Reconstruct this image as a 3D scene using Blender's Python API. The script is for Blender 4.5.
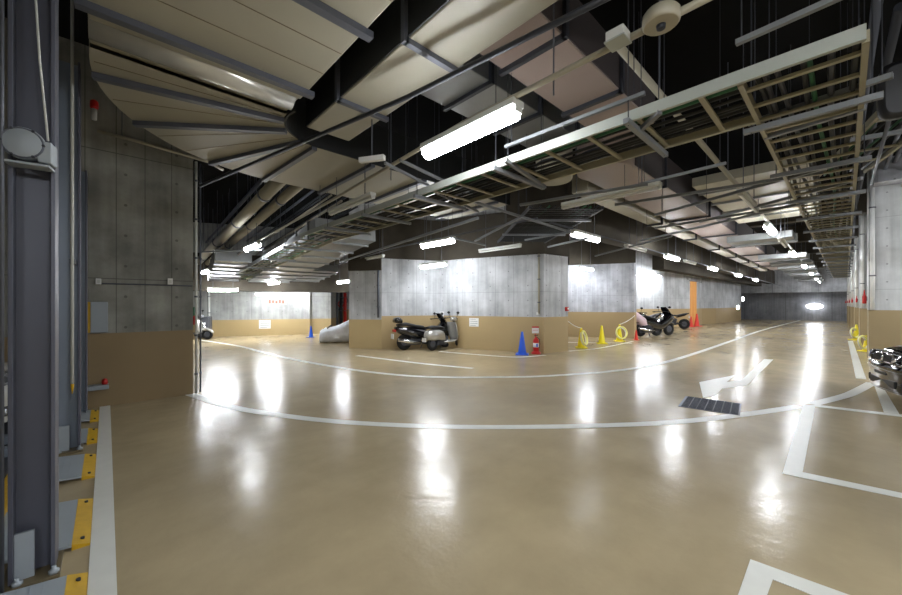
import bpy, bmesh, math, random
from mathutils import Vector, Matrix, noise
random.seed(7)
R = math.radians
for o in list(bpy.data.objects): bpy.data.objects.remove(o)
SC = bpy.context.scene
COL = SC.collection

# ------------------------------------------------------------------ camera, world, exposure
F, CX, CY, H = 366.0, 451.0, 304.0, 1.5
HEAD = R(46.74)
FW = (math.cos(HEAD), math.sin(HEAD)); RT = (math.sin(HEAD), -math.cos(HEAD))
cam = bpy.data.cameras.new('camera'); camo = bpy.data.objects.new('camera', cam); COL.objects.link(camo)
cam.sensor_width = 36; cam.lens = 36 * F / 902; cam.clip_end = 300; cam.clip_start = 0.05
cam.shift_y = (CY - 297.5) / 902
camo.location = (0, 0, H); camo.rotation_euler = (R(90), 0, HEAD - R(90))
SC.camera = camo
W = bpy.data.worlds.new('world'); SC.world = W; W.use_nodes = True
W.node_tree.nodes['Background'].inputs[0].default_value = (0.6, 0.7, 1.0, 1)
W.node_tree.nodes['Background'].inputs[1].default_value = 0.02
vs = SC.view_settings
vs.view_transform = 'Standard'; vs.look = 'None'; vs.gamma = 1.0; vs.exposure = 2.85; vs.use_curve_mapping = False
LAMP = 34.0          # strength of the fluorescent tubes

def at(u, v, z=0.0):
    """point of the place at height z seen at pixel u,v"""
    d = (z - H) * F / (CY - v); a = (u - CX) / F
    return Vector((d * (FW[0] + a * RT[0]), d * (FW[1] + a * RT[1]), z))
def atd(u, v, d):
    a = (u - CX) / F
    return Vector((d * (FW[0] + a * RT[0]), d * (FW[1] + a * RT[1]), H + d * (CY - v) / F))

# ------------------------------------------------------------------ materials
def lin(c):
    return tuple(((x / 255) / 12.92 if x / 255 <= 0.04045 else ((x / 255 + 0.055) / 1.055) ** 2.4) for x in c) + (1,)
def mat(name, rgb, rough=0.5, metal=0.0, emit=0, emitc=None, spec=0.5, var=0.0, scale=6, coat=0, bump=0.0):
    m = bpy.data.materials.new(name); m.use_nodes = True
    nt = m.node_tree; b = nt.nodes['Principled BSDF']
    c = lin(rgb)
    b.inputs['Base Color'].default_value = c
    b.inputs['Roughness'].default_value = rough; b.inputs['Metallic'].default_value = metal
    b.inputs['Specular IOR Level'].default_value = spec
    if coat: b.inputs['Coat Weight'].default_value = coat; b.inputs['Coat Roughness'].default_value = 0.05
    if emit:
        b.inputs['Emission Color'].default_value = lin(emitc or rgb); b.inputs['Emission Strength'].default_value = emit
    if var or bump:
        tc = nt.nodes.new('ShaderNodeTexCoord'); n = nt.nodes.new('ShaderNodeTexNoise')
        n.inputs['Scale'].default_value = scale; n.inputs['Detail'].default_value = 4
        nt.links.new(tc.outputs['Object'], n.inputs['Vector'])
        if var:
            mx = nt.nodes.new('ShaderNodeMix'); mx.data_type = 'RGBA'
            mx.inputs[6].default_value = tuple(x * (1 - var) for x in c[:3]) + (1,)
            mx.inputs[7].default_value = tuple(min(1, x * (1 + var)) for x in c[:3]) + (1,)
            nt.links.new(n.outputs['Fac'], mx.inputs[0]); nt.links.new(mx.outputs[2], b.inputs['Base Color'])
        if bump:
            bp = nt.nodes.new('ShaderNodeBump'); bp.inputs['Strength'].default_value = bump; bp.inputs['Distance'].default_value = 0.02
            nt.links.new(n.outputs['Fac'], bp.inputs['Height']); nt.links.new(bp.outputs[0], b.inputs['Normal'])
    return m

def ramp(nt, src, stops):
    r = nt.nodes.new('ShaderNodeValToRGB'); e = r.color_ramp.elements
    while len(e) < len(stops): e.new(0.5)
    for k, (p, c) in enumerate(stops):
        e[k].position = p; e[k].color = c if len(c) == 4 else tuple(c) + (1,)
    nt.links.new(src, r.inputs[0]); return r
def mixc(nt, fac, a, b, mode='MIX'):
    m = nt.nodes.new('ShaderNodeMix'); m.data_type = 'RGBA'; m.blend_type = mode
    for i, x in ((0, fac), (6, a), (7, b)):
        if isinstance(x, (int, float)): m.inputs[i].default_value = x
        elif isinstance(x, tuple): m.inputs[i].default_value = x
        else: nt.links.new(x, m.inputs[i])
    return m.outputs[2]
def mth(nt, op, a, b=None):
    m = nt.nodes.new('ShaderNodeMath'); m.operation = op
    for i, x in ((0, a), (1, b)):
        if x is None: continue
        if isinstance(x, (int, float)): m.inputs[i].default_value = x
        else: nt.links.new(x, m.inputs[i])
    return m.outputs[0]

def concrete_mat(name, band, grey=(150, 150, 148), tan=(146, 122, 84), panel=0.62, stain=0.5, jw=0.022, js=0.45):
    """shuttered concrete with board joints and tie holes, painted tan up to the band height (UV in metres)"""
    m = bpy.data.materials.new(name); m.use_nodes = True; nt = m.node_tree; b = nt.nodes['Principled BSDF']
    uv = nt.nodes.new('ShaderNodeUVMap'); sp = nt.nodes.new('ShaderNodeSeparateXYZ'); nt.links.new(uv.outputs[0], sp.inputs[0])
    g = lin(grey)
    n1 = nt.nodes.new('ShaderNodeTexNoise'); n1.inputs['Scale'].default_value = 1.1; n1.inputs['Detail'].default_value = 7
    n1.inputs['Roughness'].default_value = 0.62; nt.links.new(uv.outputs[0], n1.inputs['Vector'])
    mp = nt.nodes.new('ShaderNodeMapping'); mp.inputs['Scale'].default_value = (7, 0.5, 1); nt.links.new(uv.outputs[0], mp.inputs[0])
    n2 = nt.nodes.new('ShaderNodeTexNoise'); n2.inputs['Scale'].default_value = 1.0; n2.inputs['Detail'].default_value = 5
    nt.links.new(mp.outputs[0], n2.inputs['Vector'])
    s = 1 - stain * 0.75
    r1 = ramp(nt, n1.outputs['Fac'], [(0.3, (s, s, s * 1.0)), (0.68, (1.12, 1.12, 1.12))])
    r2 = ramp(nt, n2.outputs['Fac'], [(0.3, (0.72, 0.72, 0.73)), (0.65, (1.08, 1.08, 1.08))])
    c = mixc(nt, 1.0, g, r1.outputs[0], 'MULTIPLY'); c = mixc(nt, 0.8, c, r2.outputs[0], 'MULTIPLY')
    # vertical board joints and one lift joint
    fx = mth(nt, 'FRACT', mth(nt, 'DIVIDE', sp.outputs[0], panel)); j1 = mth(nt, 'LESS_THAN', fx, jw)
    fz = mth(nt, 'FRACT', mth(nt, 'DIVIDE', sp.outputs[1], 1.87)); j2 = mth(nt, 'LESS_THAN', fz, 0.006)
    j = mth(nt, 'MAXIMUM', j1, j2)
    c = mixc(nt, mth(nt, 'MULTIPLY', j, js), c, tuple(x * 0.25 for x in g[:3]) + (1,))
    # tie holes
    hx = mth(nt, 'SUBTRACT', mth(nt, 'FRACT', mth(nt, 'DIVIDE', sp.outputs[0], 0.62)), 0.5)
    hz = mth(nt, 'SUBTRACT', mth(nt, 'FRACT', mth(nt, 'DIVIDE', sp.outputs[1], 0.46)), 0.5)
    dd = mth(nt, 'ADD', mth(nt, 'POWER', mth(nt, 'MULTIPLY', hx, 0.62), 2), mth(nt, 'POWER', mth(nt, 'MULTIPLY', hz, 0.46), 2))
    c = mixc(nt, mth(nt, 'MULTIPLY', mth(nt, 'LESS_THAN', dd, 0.0004), 0.6), c, tuple(x * 0.2 for x in g[:3]) + (1,))
    t = lin(tan); rt = ramp(nt, n1.outputs['Fac'], [(0.2, tuple(x * 0.93 for x in t[:3])), (0.8, tuple(x * 1.05 for x in t[:3]))])
    isb = mth(nt, 'LESS_THAN', sp.outputs[1], band)
    c = mixc(nt, isb, c, rt.outputs[0])
    nt.links.new(c, b.inputs['Base Color']); b.inputs['Roughness'].default_value = 0.62
    b.inputs['Specular IOR Level'].default_value = 0.35
    bp = nt.nodes.new('ShaderNodeBump'); bp.inputs['Strength'].default_value = 0.15; bp.inputs['Distance'].default_value = 0.02
    nt.links.new(n1.outputs['Fac'], bp.inputs['Height']); nt.links.new(bp.outputs[0], b.inputs['Normal'])
    return m

def floor_mat():
    m = bpy.data.materials.new('epoxy_floor'); m.use_nodes = True; nt = m.node_tree; b = nt.nodes['Principled BSDF']
    tc = nt.nodes.new('ShaderNodeTexCoord')
    def nz(scale, det, rough=0.5, sc=(1, 1, 1)):
        mp = nt.nodes.new('ShaderNodeMapping'); mp.inputs['Scale'].default_value = sc; nt.links.new(tc.outputs['Object'], mp.inputs[0])
        n = nt.nodes.new('ShaderNodeTexNoise'); n.inputs['Scale'].default_value = scale; n.inputs['Detail'].default_value = det
        n.inputs['Roughness'].default_value = rough; nt.links.new(mp.outputs[0], n.inputs['Vector']); return n.outputs['Fac']
    base = lin((176, 160, 128)); a = nz(0.55, 6, 0.6); s = nz(2.2, 6, 0.65, (1, 1, 1)); f = nz(40, 3)
    c = mixc(nt, 1.0, base, ramp(nt, a, [(0.3, (0.78, 0.77, 0.76)), (0.7, (1.1, 1.1, 1.1))]).outputs[0], 'MULTIPLY')
    c = mixc(nt, 0.5, c, ramp(nt, s, [(0.2, (0.93, 0.93, 0.93)), (0.8, (1.04, 1.04, 1.04))]).outputs[0], 'MULTIPLY')
    # rubbed tyre tracks
    tr = nz(1.3, 5, 0.6, (0.35, 2.2, 1)); c = mixc(nt, 0.35, c, ramp(nt, tr, [(0.3, (0.84, 0.83, 0.83)), (0.62, (1, 1, 1))]).outputs[0], 'MULTIPLY')
    nt.links.new(c, b.inputs['Base Color'])
    rr = nt.nodes.new('ShaderNodeMapRange'); rr.inputs[1].default_value = 0.3; rr.inputs[2].default_value = 0.7
    rr.inputs[3].default_value = 0.17; rr.inputs[4].default_value = 0.26; nt.links.new(s, rr.inputs[0]); nt.links.new(rr.outputs[0], b.inputs['Roughness'])
    b.inputs['Specular IOR Level'].default_value = 0.24
    h = mth(nt, 'ADD', mth(nt, 'MULTIPLY', nz(5, 3), 1.0), mth(nt, 'MULTIPLY', f, 0.1))
    bp = nt.nodes.new('ShaderNodeBump'); bp.inputs['Strength'].default_value = 0.2; bp.inputs['Distance'].default_value = 0.02
    nt.links.new(h, bp.inputs['Height']); nt.links.new(bp.outputs[0], b.inputs['Normal'])
    return m

M = {}
M['floor'] = floor_mat()
M['paint'] = mat('white_line_paint', (224, 224, 216), 0.32, var=0.07, scale=9)
M['ceil'] = mat('dark_slab', (22, 22, 22), 0.95, spec=0.1)
M['beam'] = mat('dark_fireproofed_beam', (66, 61, 53), 0.9, spec=0.2, var=0.3, scale=3)
M['duct'] = mat('cream_duct_board', (160, 155, 138), 0.5, var=0.10, scale=2.0)
M['duct2'] = mat('mauve_duct_board', (140, 124, 116), 0.5, var=0.12, scale=2.0)
M['galv'] = mat('galvanised_sheet', (134, 136, 136), 0.38, 0.55, var=0.15, scale=5)
M['shiny'] = mat('shiny_sheet', (200, 198, 190), 0.22, 0.45)
M['steel'] = mat('grey_steel_channel', (94, 97, 106), 0.45, 0.35, var=0.08)
M['dark'] = mat('duct_side_shade', (58, 50, 50), 0.7)  # shade of the unlit duct sides, put into the colour
M['chan'] = mat('zinc_channel', (124, 127, 130), 0.45, 0.3, var=0.08)
M['dsteel'] = mat('dark_steel', (52, 54, 60), 0.5, 0.3)
M['post'] = mat('grey_machine_post', (88, 90, 102), 0.42, 0.15, var=0.05)
M['postl'] = mat('blue_grey_channel', (130, 140, 153), 0.38, 0.2, var=0.05)
M['plate'] = mat('zinc_plate', (158, 166, 172), 0.5, 0.1, var=0.08)
M['tray'] = mat('cream_tray_paint', (146, 140, 116), 0.45)
M['trayl'] = mat('pale_tray_rail', (160, 164, 156), 0.4)
M['pipe'] = mat('cream_pipe', (158, 152, 134), 0.45)
M['white'] = mat('white_plastic', (226, 226, 224), 0.45)
M['glow_fill'] = mat('lit_tube_fill', (255, 255, 255), 0.4, emit=LAMP*0.5, emitc=(246, 250, 255))
M['glow_hi'] = mat('lit_tube_twin', (255, 255, 255), 0.4, emit=LAMP*0.55, emitc=(246, 250, 255))
M['glow_far'] = mat('lit_lamp_cover', (255, 255, 255), 0.4, emit=2.6, emitc=(246, 250, 255))
M['fsign'] = mat('faded_sign_face', (176, 168, 162), 0.7)
M['fmark'] = mat('faded_red_mark', (142, 98, 84), 0.7)
M['housing'] = mat('lamp_housing', (205, 206, 200), 0.45)
M['glow'] = mat('lit_tube', (255, 255, 255), 0.4, emit=LAMP*0.48, emitc=(246, 250, 255))
M['glow_dim'] = mat('lit_tube_single', (255, 255, 255), 0.4, emit=LAMP*0.26, emitc=(246, 250, 255))
M['cable'] = mat('black_cable', (24, 26, 26), 0.6)
M['green'] = mat('green_cable', (40, 96, 62), 0.6)
M['red'] = mat('red_paint', (190, 28, 24), 0.4)
M['redc'] = mat('red_cone_plastic', (214, 50, 34), 0.45)
M['blue'] = mat('blue_cone_plastic', (20, 84, 205), 0.45)
M['yellow'] = mat('yellow_cone_plastic', (238, 220, 18), 0.45)
M['yhose'] = mat('pale_yellow_ring', (240, 236, 150), 0.45)
M['ypaint'] = mat('worn_yellow_paint', (200, 158, 24), 0.5, var=0.2, scale=20)
M['black'] = mat('black_gloss_paint', (10, 10, 14), 0.08, coat=1.0)
M['blackp'] = mat('black_plastic', (20, 20, 22), 0.45)
M['rubber'] = mat('tyre_rubber', (18, 18, 18), 0.8)
M['chrome'] = mat('chrome', (215, 215, 218), 0.15, 1.0)
M['silver'] = mat('silver_scooter_paint', (176, 174, 168), 0.25, 0.5, coat=0.6)
M['tyreg'] = mat('cast_wheel', (96, 96, 100), 0.35, 0.7)
M['glass'] = mat('dark_glass', (22, 26, 32), 0.05)
M['lens'] = mat('clear_lamp_lens', (170, 176, 184), 0.08, 0.6, coat=1)
M['pink'] = mat('pale_pink_fairing', (214, 190, 196), 0.3)
M['cover'] = mat('silver_grey_cover', (232, 234, 240), 0.5, 0.0, var=0.12, scale=9, bump=0.8)
M['orange'] = mat('orange_curtain', (222, 160, 84), 0.6, var=0.08, scale=4)
M['wcar'] = mat('white_car_paint', (220, 220, 214), 0.2, coat=0.8)
M['cab'] = mat('dark_grey_cabinet', (78, 80, 86), 0.4)
M['grate'] = mat('dark_grate_steel', (52, 58, 72), 0.45, 0.4)
M['ygreen'] = mat('brown_kerb_steel', (104, 92, 66), 0.5)
M['c_left'] = concrete_mat('concrete_left_pillar', 1.07, (158, 157, 148), (146, 126, 94), 0.33, 0.75, 0.03, 0.8)
M['c_mid'] = concrete_mat('concrete_centre', 1.10, (192, 194, 196), (170, 148, 108), 0.6, 0.45)
M['c_mid2'] = concrete_mat('concrete_centre_low', 0.98, (200, 202, 204), (186, 164, 120), 0.6, 0.45)
M['c_back'] = concrete_mat('concrete_back', 0.76, (172, 174, 172), (178, 156, 112), 0.9, 0.5)
M['c_w2'] = concrete_mat('concrete_bay_wall', 1.14, (188, 190, 196), (164, 142, 104), 0.6, 0.6)
M['c_far'] = concrete_mat('concrete_far_bays', 1.18, (188, 190, 192), (176, 152, 110), 0.9, 0.4)
M['c_right'] = concrete_mat('concrete_right_pillars', 1.34, (196, 198, 198), (156, 138, 104), 1.8, 0.3)
M['c_end'] = concrete_mat('concrete_end_wall', 0.0, (150, 152, 158), (92, 94, 98), 3.0, 0.5)

M['c_endl'] = concrete_mat('concrete_end_band', 0.0, (190, 192, 196), (92, 94, 98), 3.0, 0.6)
# ------------------------------------------------------------------ mesh helpers
class MB:
    def __init__(s): s.bm = bmesh.new(); s.uv = None
    def box(s, x0, y0, z0, x1, y1, z1, bev=0.0, mt=None):
        v = [s.bm.verts.new(p) for p in ((x0,y0,z0),(x1,y0,z0),(x1,y1,z0),(x0,y1,z0),(x0,y0,z1),(x1,y0,z1),(x1,y1,z1),(x0,y1,z1))]
        fs = [s.bm.faces.new([v[i] for i in q]) for q in ((0,3,2,1),(4,5,6,7),(0,1,5,4),(1,2,6,5),(2,3,7,6),(3,0,4,7))]
        if bev:
            es = list({e for f in fs for e in f.edges})
            bmesh.ops.bevel(s.bm, geom=es, offset=bev, segments=2, affect='EDGES', profile=0.5)
        if mt is not None:
            bmesh.ops.transform(s.bm, matrix=mt, verts=[x for x in s.bm.verts if x in v])
        return s
    def prism(s, pts, z0, z1):
        """upright prism over floor points, sides carry metre UVs"""
        if s.uv is None: s.uv = s.bm.loops.layers.uv.new('UVMap')
        a = sum(pts[i][0]*pts[(i+1)%len(pts)][1]-pts[(i+1)%len(pts)][0]*pts[i][1] for i in range(len(pts)))
        if a < 0: pts = pts[::-1]
        lo = [s.bm.verts.new((p[0], p[1], z0)) for p in pts]; hi = [s.bm.verts.new((p[0], p[1], z1)) for p in pts]
        n = len(pts); L = 0
        for i in range(n):
            j = (i+1) % n; w = math.dist(pts[i][:2], pts[j][:2])
            f = s.bm.faces.new((lo[i], lo[j], hi[j], hi[i]))
            for lp, c in zip(f.loops, ((L, z0), (L+w, z0), (L+w, z1), (L, z1))): lp[s.uv].uv = c
            L += w
        for f in (s.bm.faces.new(hi), s.bm.faces.new(lo[::-1])):
            for lp in f.loops: lp[s.uv].uv = (lp.vert.co.x, 2.5 + lp.vert.co.y*0.01)
        return s
    def bar(s, a, b, w, h):
        """rectangular bar from a to b, w across (horizontal), h high"""
        a, b = Vector(a), Vector(b); d = (b-a).normalized(); up = Vector((0,0,1))
        if abs(d.z) > 0.95: up = Vector((1,0,0))
        r = d.cross(up).normalized(); q = r.cross(d).normalized()
        v = []
        for p in (a, b):
            for (i, j) in ((-1,-1),(1,-1),(1,1),(-1,1)): v.append(s.bm.verts.new(p + r*(i*w/2) + q*(j*h/2)))
        for f in ((3,2,1,0),(4,5,6,7),(0,1,5,4),(1,2,6,5),(2,3,7,6),(3,0,4,7)): s.bm.faces.new([v[i] for i in f])
        return s
    def tube(s, pts, r, n=8, r2=None):
        pts = [Vector(p) for p in pts]; rings = []
        for k, p in enumerate(pts):
            d = (pts[min(k+1, len(pts)-1)] - pts[max(k-1, 0)]).normalized()
            up = Vector((0,0,1)) if abs(d.z) < 0.9 else Vector((1,0,0))
            x = d.cross(up).normalized(); y = x.cross(d)
            rr = r if r2 is None else r + (r2-r)*k/(len(pts)-1)
            if isinstance(r, (list, tuple)): rr = r[k]
            rings.append([s.bm.verts.new(p + x*rr*math.cos(t*2*math.pi/n) + y*rr*math.sin(t*2*math.pi/n)) for t in range(n)])
        for a, b in zip(rings, rings[1:]):
            for i in range(n): s.bm.faces.new((a[i], a[(i+1)%n], b[(i+1)%n], b[i])).smooth = n > 6
        s.bm.faces.new(rings[0][::-1]); s.bm.faces.new(rings[-1])
        return s
    def lathe(s, prof, c=(0,0,0), axis='Z', n=20):
        c = Vector(c); rings = []
        for r, h in prof:
            ring = []
            for i in range(n):
                t = 2*math.pi*i/n; x, y = max(r, 1e-4)*math.cos(t), max(r, 1e-4)*math.sin(t)
                p = {'Z': (x, y, h), 'Y': (x, h, y), 'X': (h, x, y)}[axis]
                ring.append(s.bm.verts.new(c + Vector(p)))
            rings.append(ring)
        for a, b in zip(rings, rings[1:]):
            for i in range(n): s.bm.faces.new((a[i], a[(i+1)%n], b[(i+1)%n], b[i])).smooth = True
        s.bm.faces.new(rings[0][::-1]); s.bm.faces.new(rings[-1])
        return s
    def torus(s, c, R_, r, axis='Y', n=24, m=8, sq=1.0, a0=0, a1=2*math.pi):
        c = Vector(c); rings = []; full = abs(a1-a0-2*math.pi) < 1e-6; K = n if full else n+1
        for i in range(K):
            t = a0+(a1-a0)*i/n; ring = []
            for j in range(m):
                q = 2*math.pi*j/m; rad = R_ + r*math.cos(q); h = r*sq*math.sin(q)
                x, y = rad*math.cos(t), rad*math.sin(t)
                p = {'Z': (x, y, h), 'Y': (x, h, y), 'X': (h, x, y)}[axis]
                ring.append(s.bm.verts.new(c + Vector(p)))
            rings.append(ring)
        for i in range(n):
            a, b = rings[i], rings[(i+1) % K]
            for j in range(m): s.bm.faces.new((a[j], a[(j+1)%m], b[(j+1)%m], b[j])).smooth = True
        return s
    def loft(s, secs, n=14, p=2.4):
        """secs: (x, y centre, z centre, half width, half height) super-ellipse rings along x"""
        rings = []
        for (x, yc, zc, hw, hh) in secs:
            ring = []
            for i in range(n):
                t = 2*math.pi*i/n; ct, st = math.cos(t), math.sin(t)
                ring.append(s.bm.verts.new((x, yc + hw*math.copysign(abs(ct)**(2/p), ct), zc + hh*math.copysign(abs(st)**(2/p), st))))
            rings.append(ring)
        for a, b in zip(rings, rings[1:]):
            for i in range(n): s.bm.faces.new((a[i], a[(i+1)%n], b[(i+1)%n], b[i])).smooth = True
        s.bm.faces.new(rings[0][::-1]); s.bm.faces.new(rings[-1])
        return s
    def poly(s, pts, t=0.0):
        """flat polygon with thickness t downward"""
        a = sum(pts[i][0]*pts[(i+1)%len(pts)][1]-pts[(i+1)%len(pts)][0]*pts[i][1] for i in range(len(pts)))
        if a < 0: pts = pts[::-1]
        hi = [s.bm.verts.new(p) for p in pts]; s.bm.faces.new(hi)
        if t:
            lo = [s.bm.verts.new((p[0], p[1], p[2]-t)) for p in pts]; s.bm.faces.new(lo[::-1]); n = len(pts)
            for i in range(n): s.bm.faces.new((lo[i], lo[(i+1)%n], hi[(i+1)%n], hi[i]))
        return s
    def build(s, name, m, parent=None):
        bmesh.ops.recalc_face_normals(s.bm, faces=s.bm.faces)
        me = bpy.data.meshes.new(name); s.bm.to_mesh(me); s.bm.free()
        me.materials.append(m if not isinstance(m, str) else M[m])
        o = bpy.data.objects.new(name, me); COL.objects.link(o)
        if parent is not None: o.parent = parent
        return o
def tag(o, label=None, cat=None, group=None, kind=None):
    if label: o['label'] = label
    if cat: o['category'] = cat
    if group: o['group'] = group
    if kind: o['kind'] = kind
    return o
def empty(name, loc=(0,0,0), rz=0.0, label=None, cat=None, group=None):
    o = bpy.data.objects.new(name, None); COL.objects.link(o); o.location = loc; o.rotation_euler = (0,0,rz)
    o.empty_display_size = 0.1
    return tag(o, label, cat, group)
def kids(o): return [c for c in KID.get(o.name, [])]
def copy_tree(o, loc=None, rz=None, label=None, group=None, parent=None, scale=None):
    c = o.copy(); COL.objects.link(c); c.parent = parent
    for ch in list(o.children): copy_tree(ch, parent=c)
    if loc is not None: c.location = loc
    if rz is not None: c.rotation_euler = (0,0,rz)
    if label: c['label'] = label
    if group: c['group'] = group
    if scale: c.scale = scale
    return c
def struct(o, label=None):
    o['kind'] = 'structure'
    if label: o['label'] = label
    return o
def g(u, v):
    p = at(u, v); return (p.x, p.y)
def uvec(a, b):
    a, b = Vector(a), Vector(b); return (b-a).normalized()

# ------------------------------------------------------------------ room shell
ZC = 5.2
struct(MB().box(-9, -9, -0.2, 70, 34, 0).build('floor', 'floor'), 'tan glossy epoxy floor of the parking garage')
struct(MB().box(-9, -9, ZC, 70, 34, ZC+0.2).build('ceiling', 'ceil'), 'dark ceiling slab above the ducts')
def wall(name, pts, z0, z1, m, label): return struct(MB().prism([tuple(p)[:2] for p in pts], z0, z1).build(name, m), label)
# left pillar beside the parking machine
wall('wall_left', [(-3.2, 7.39), (1.05, 7.39), (1.05, 9.6), (-3.2, 9.6)], 0, ZC, 'c_left', 'stained concrete pillar with tan band behind the machine posts')
wall('wall_machine', [(-7.2, -8.6), (-6.9, -8.6), (-6.9, 9.6), (-7.2, 9.6)], 0, ZC, 'c_left', 'concrete wall behind the parking machine')
# back left wall, two headings
b0, b1, b2, b3 = g(160, 338), g(261, 335.5), g(310, 334.3), g(420, 334.3)
wall('wall_back_left', [b0, b1, (b1[0]+0.3, b1[1]+0.6), (b0[0]+0.3, b0[1]+0.6)], 0, ZC, 'c_back', 'far left concrete wall with tan band')
wall('wall_back', [b1, b2, (b2[0]+0.4, b2[1]+0.6), (b1[0]+0.4, b1[1]+0.6)], 0, ZC, 'c_back', 'back concrete wall with lighter tan band and a white notice')
q0, q1 = g(309.5, 334), g(331, 333.5)
wall('wall_lit_pillar', [q0, q1, (q1[0]+0.9, q1[1]+1.3), (q0[0]+0.5, q0[1]+1.3)], 0, ZC, 'c_back', 'brightly lit narrow pillar beside the pipe recess')
r0, r1 = g(329, 329.5), g(356, 329)
wall('wall_recess', [r0, r1, (r1[0]+0.5, r1[1]+0.8), (r0[0]+0.5, r0[1]+0.8)], 0, ZC, 'c_far', 'wall of the dark pipe recess')
# centre block
P1, P2, P4, P5, P6 = g(349, 348.2), g(381.5, 349.1), g(467, 348.8), g(544, 353.6), g(568, 350.6)
P3 = g(440, 346.5)
wall('wall_centre', [P2, P3, P4, P5, P6, (13.2, 9.6), (11.5, 13.5)], 0, ZC, 'c_mid', 'central concrete block with tan band and the motorcycle alcove')
wall('wall_centre_wing', [P1, P2, (11.4, 13.0), (7.5, 13.0)], 0, ZC, 'c_mid2', 'left wing of the central concrete block')
w0, w1, w2 = g(568, 336.6), g(634, 338.6), g(636.5, 338.2)
wall('wall_bay', [(w0[0]-0.6, w0[1]+1.2), w0, w1, w2, (w2[0]+0.3, w2[1]+2.4), (w0[0]+1, w0[1]+4)], 0, ZC, 'c_w2', 'concrete wall behind the yellow cones')
x0, x1, x2 = g(628, 327.2), g(664, 327), g(690, 326)
wall('wall_bike_bay', [x0, x1, x2, (x2[0]+0.3, x2[1]+0.8), (x0[0], x0[1]+1.2)], 0, ZC, 'c_far', 'concrete wall behind the parked black motorcycles')
y0, y1, y2 = g(702, 324.2), g(716, 323.6), g(741, 320.3)
wall('wall_far_left', [y0, y1, y2, (y2[0]+0.6, y2[1]+3), (y0[0], y0[1]+3)], 0, ZC, 'c_far', 'far left wall of the corridor past the orange doorway')
wall('wall_behind_door', [(x2[0]+2.2, x2[1]+0.6), (y0[0]+1.2, y0[1]+0.8), (y0[0]+1.2, y0[1]+3), (x2[0]+2.2, x2[1]+3)], 0, ZC, 'c_far', 'wall behind the orange curtain')
# end wall of the corridor
wall('wall_end', [(46, -3), (46, 12), (46.5, 12), (46.5, -3)], 0, ZC, 'c_end', 'dark end wall of the corridor')
wall('wall_right', [(16, -7.6), (60, -7.6), (60, -8), (16, -8)], 0, ZC, 'c_right', 'wall behind the parking bays on the right')
wall('wall_rear', [(-8.8, -8.8), (16, -8.8), (16, -8.5), (-8.8, -8.5)], 0, ZC, 'c_right', 'wall behind the viewer')
# right pillars
for i in range(6):
    X = 14.6 + 5.3*i; yy = -0.52 + 0.03*i
    wall('wall_right_pillar', [(X, yy), (X, yy-2.6), (X+0.9, yy-2.6), (X+0.9, yy)], 0, ZC, 'c_right', 'concrete pillar of the right row with tan band')
# dropped beams
def beam(a, b, w, z0, z1, m='beam', label='dropped ceiling beam', name='trim_beam'):
    a, b = Vector(a), Vector(b); d = (b-a).normalized(); r = Vector((-d.y, d.x))
    return wall(name, [a+r*w/2, b+r*w/2, b-r*w/2, a-r*w/2], z0, z1, m, label)
beam((6.3, 4.7), (45.5, 4.35), 0.5, 3.35, 4.5)

def soffit(pts, off_, z0, z1, label):
    # beam band wrapped along a run of wall points, standing a little proud of the wall
    P_ = [Vector(p) for p in pts]; out = []
    for i, p in enumerate(P_):
        out.append(p - Vector(FW)*off_)
    return wall('trim_beam', [tuple(p) for p in out] + [tuple(p + Vector(FW)*0.25) for p in reversed(P_)], z0, z1, 'beam', label)
soffit([P2, P3, P4, P5, P6], 0.12, 3.02, 4.4, 'brown beam along the top of the central block')
soffit([P1, P2], 0.12, 2.62, 4.4, 'brown beam along the top of the left wing')
soffit([w0, w1], 0.15, 3.28, 4.4, 'brown beam over the wall behind the yellow cones')
# ------------------------------------------------------------------ painted markings (structure of the floor)
def ribbon(pix, wd, name='trim_floor_line', label='white painted line on the floor', lift=0.004):
    P = [at(u, v) for u, v in pix]
    # Catmull-Rom
    Q = []
    for i in range(len(P)-1):
        p0, p1, p2, p3 = P[max(i-1,0)], P[i], P[i+1], P[min(i+2, len(P)-1)]
        for k in range(8):
            t = k/8
            Q.append(0.5*((2*p1)+(p2-p0)*t+(2*p0-5*p1+4*p2-p3)*t*t+(3*p1-p0-3*p2+p3)*t**3))
    Q.append(P[-1]); mb = MB(); L = []
    for i, p in enumerate(Q):
        d = (Q[min(i+1, len(Q)-1)]-Q[max(i-1, 0)]); d.z = 0; d.normalize(); r = Vector((-d.y, d.x, 0))
        L.append((mb.bm.verts.new((p.x+r.x*wd/2, p.y+r.y*wd/2, lift)), mb.bm.verts.new((p.x-r.x*wd/2, p.y-r.y*wd/2, lift))))
    for a, b in zip(L, L[1:]): mb.bm.faces.new((a[0], a[1], b[1], b[0]))
    return struct(mb.build(name, 'paint'), label)
def mark(pix, label, name='trim_floor_marking', lift=0.004):
    return struct(MB().poly([(*g(u, v), lift) for u, v in pix], 0.003).build(name, 'paint'), label)
ribbon([(190,394.3),(231.8,407.2),(286.5,416.2),(344,422.3),(415,426),(480,427.3),(566.5,426.6),(656.5,423.5),(711,418.7),(760,412.5),(800,406.5)], 0.15, label='lower white arc line across the aisle')
ribbon([(812,404.5),(845,396),(858,390.5),(872,383)], 0.15, label='white arc line reaching the black car', lift=0.0045)
ribbon([(200,340),(238,346),(267,353.5),(296,360),(350.8,369.5),(399,375.2),(441,377.3),(480,377.5),(530,376.8),(566.5,374.9),(614.7,371),(656.5,364.5),(695,353.5),(733.7,340.2),(765,329.5),(800,320.5)], 0.15, label='upper white arc line across the aisle')
ribbon([(357,355.7),(418,363.2),(473,368.5)], 0.15, label='short white line before the central block')
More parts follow.
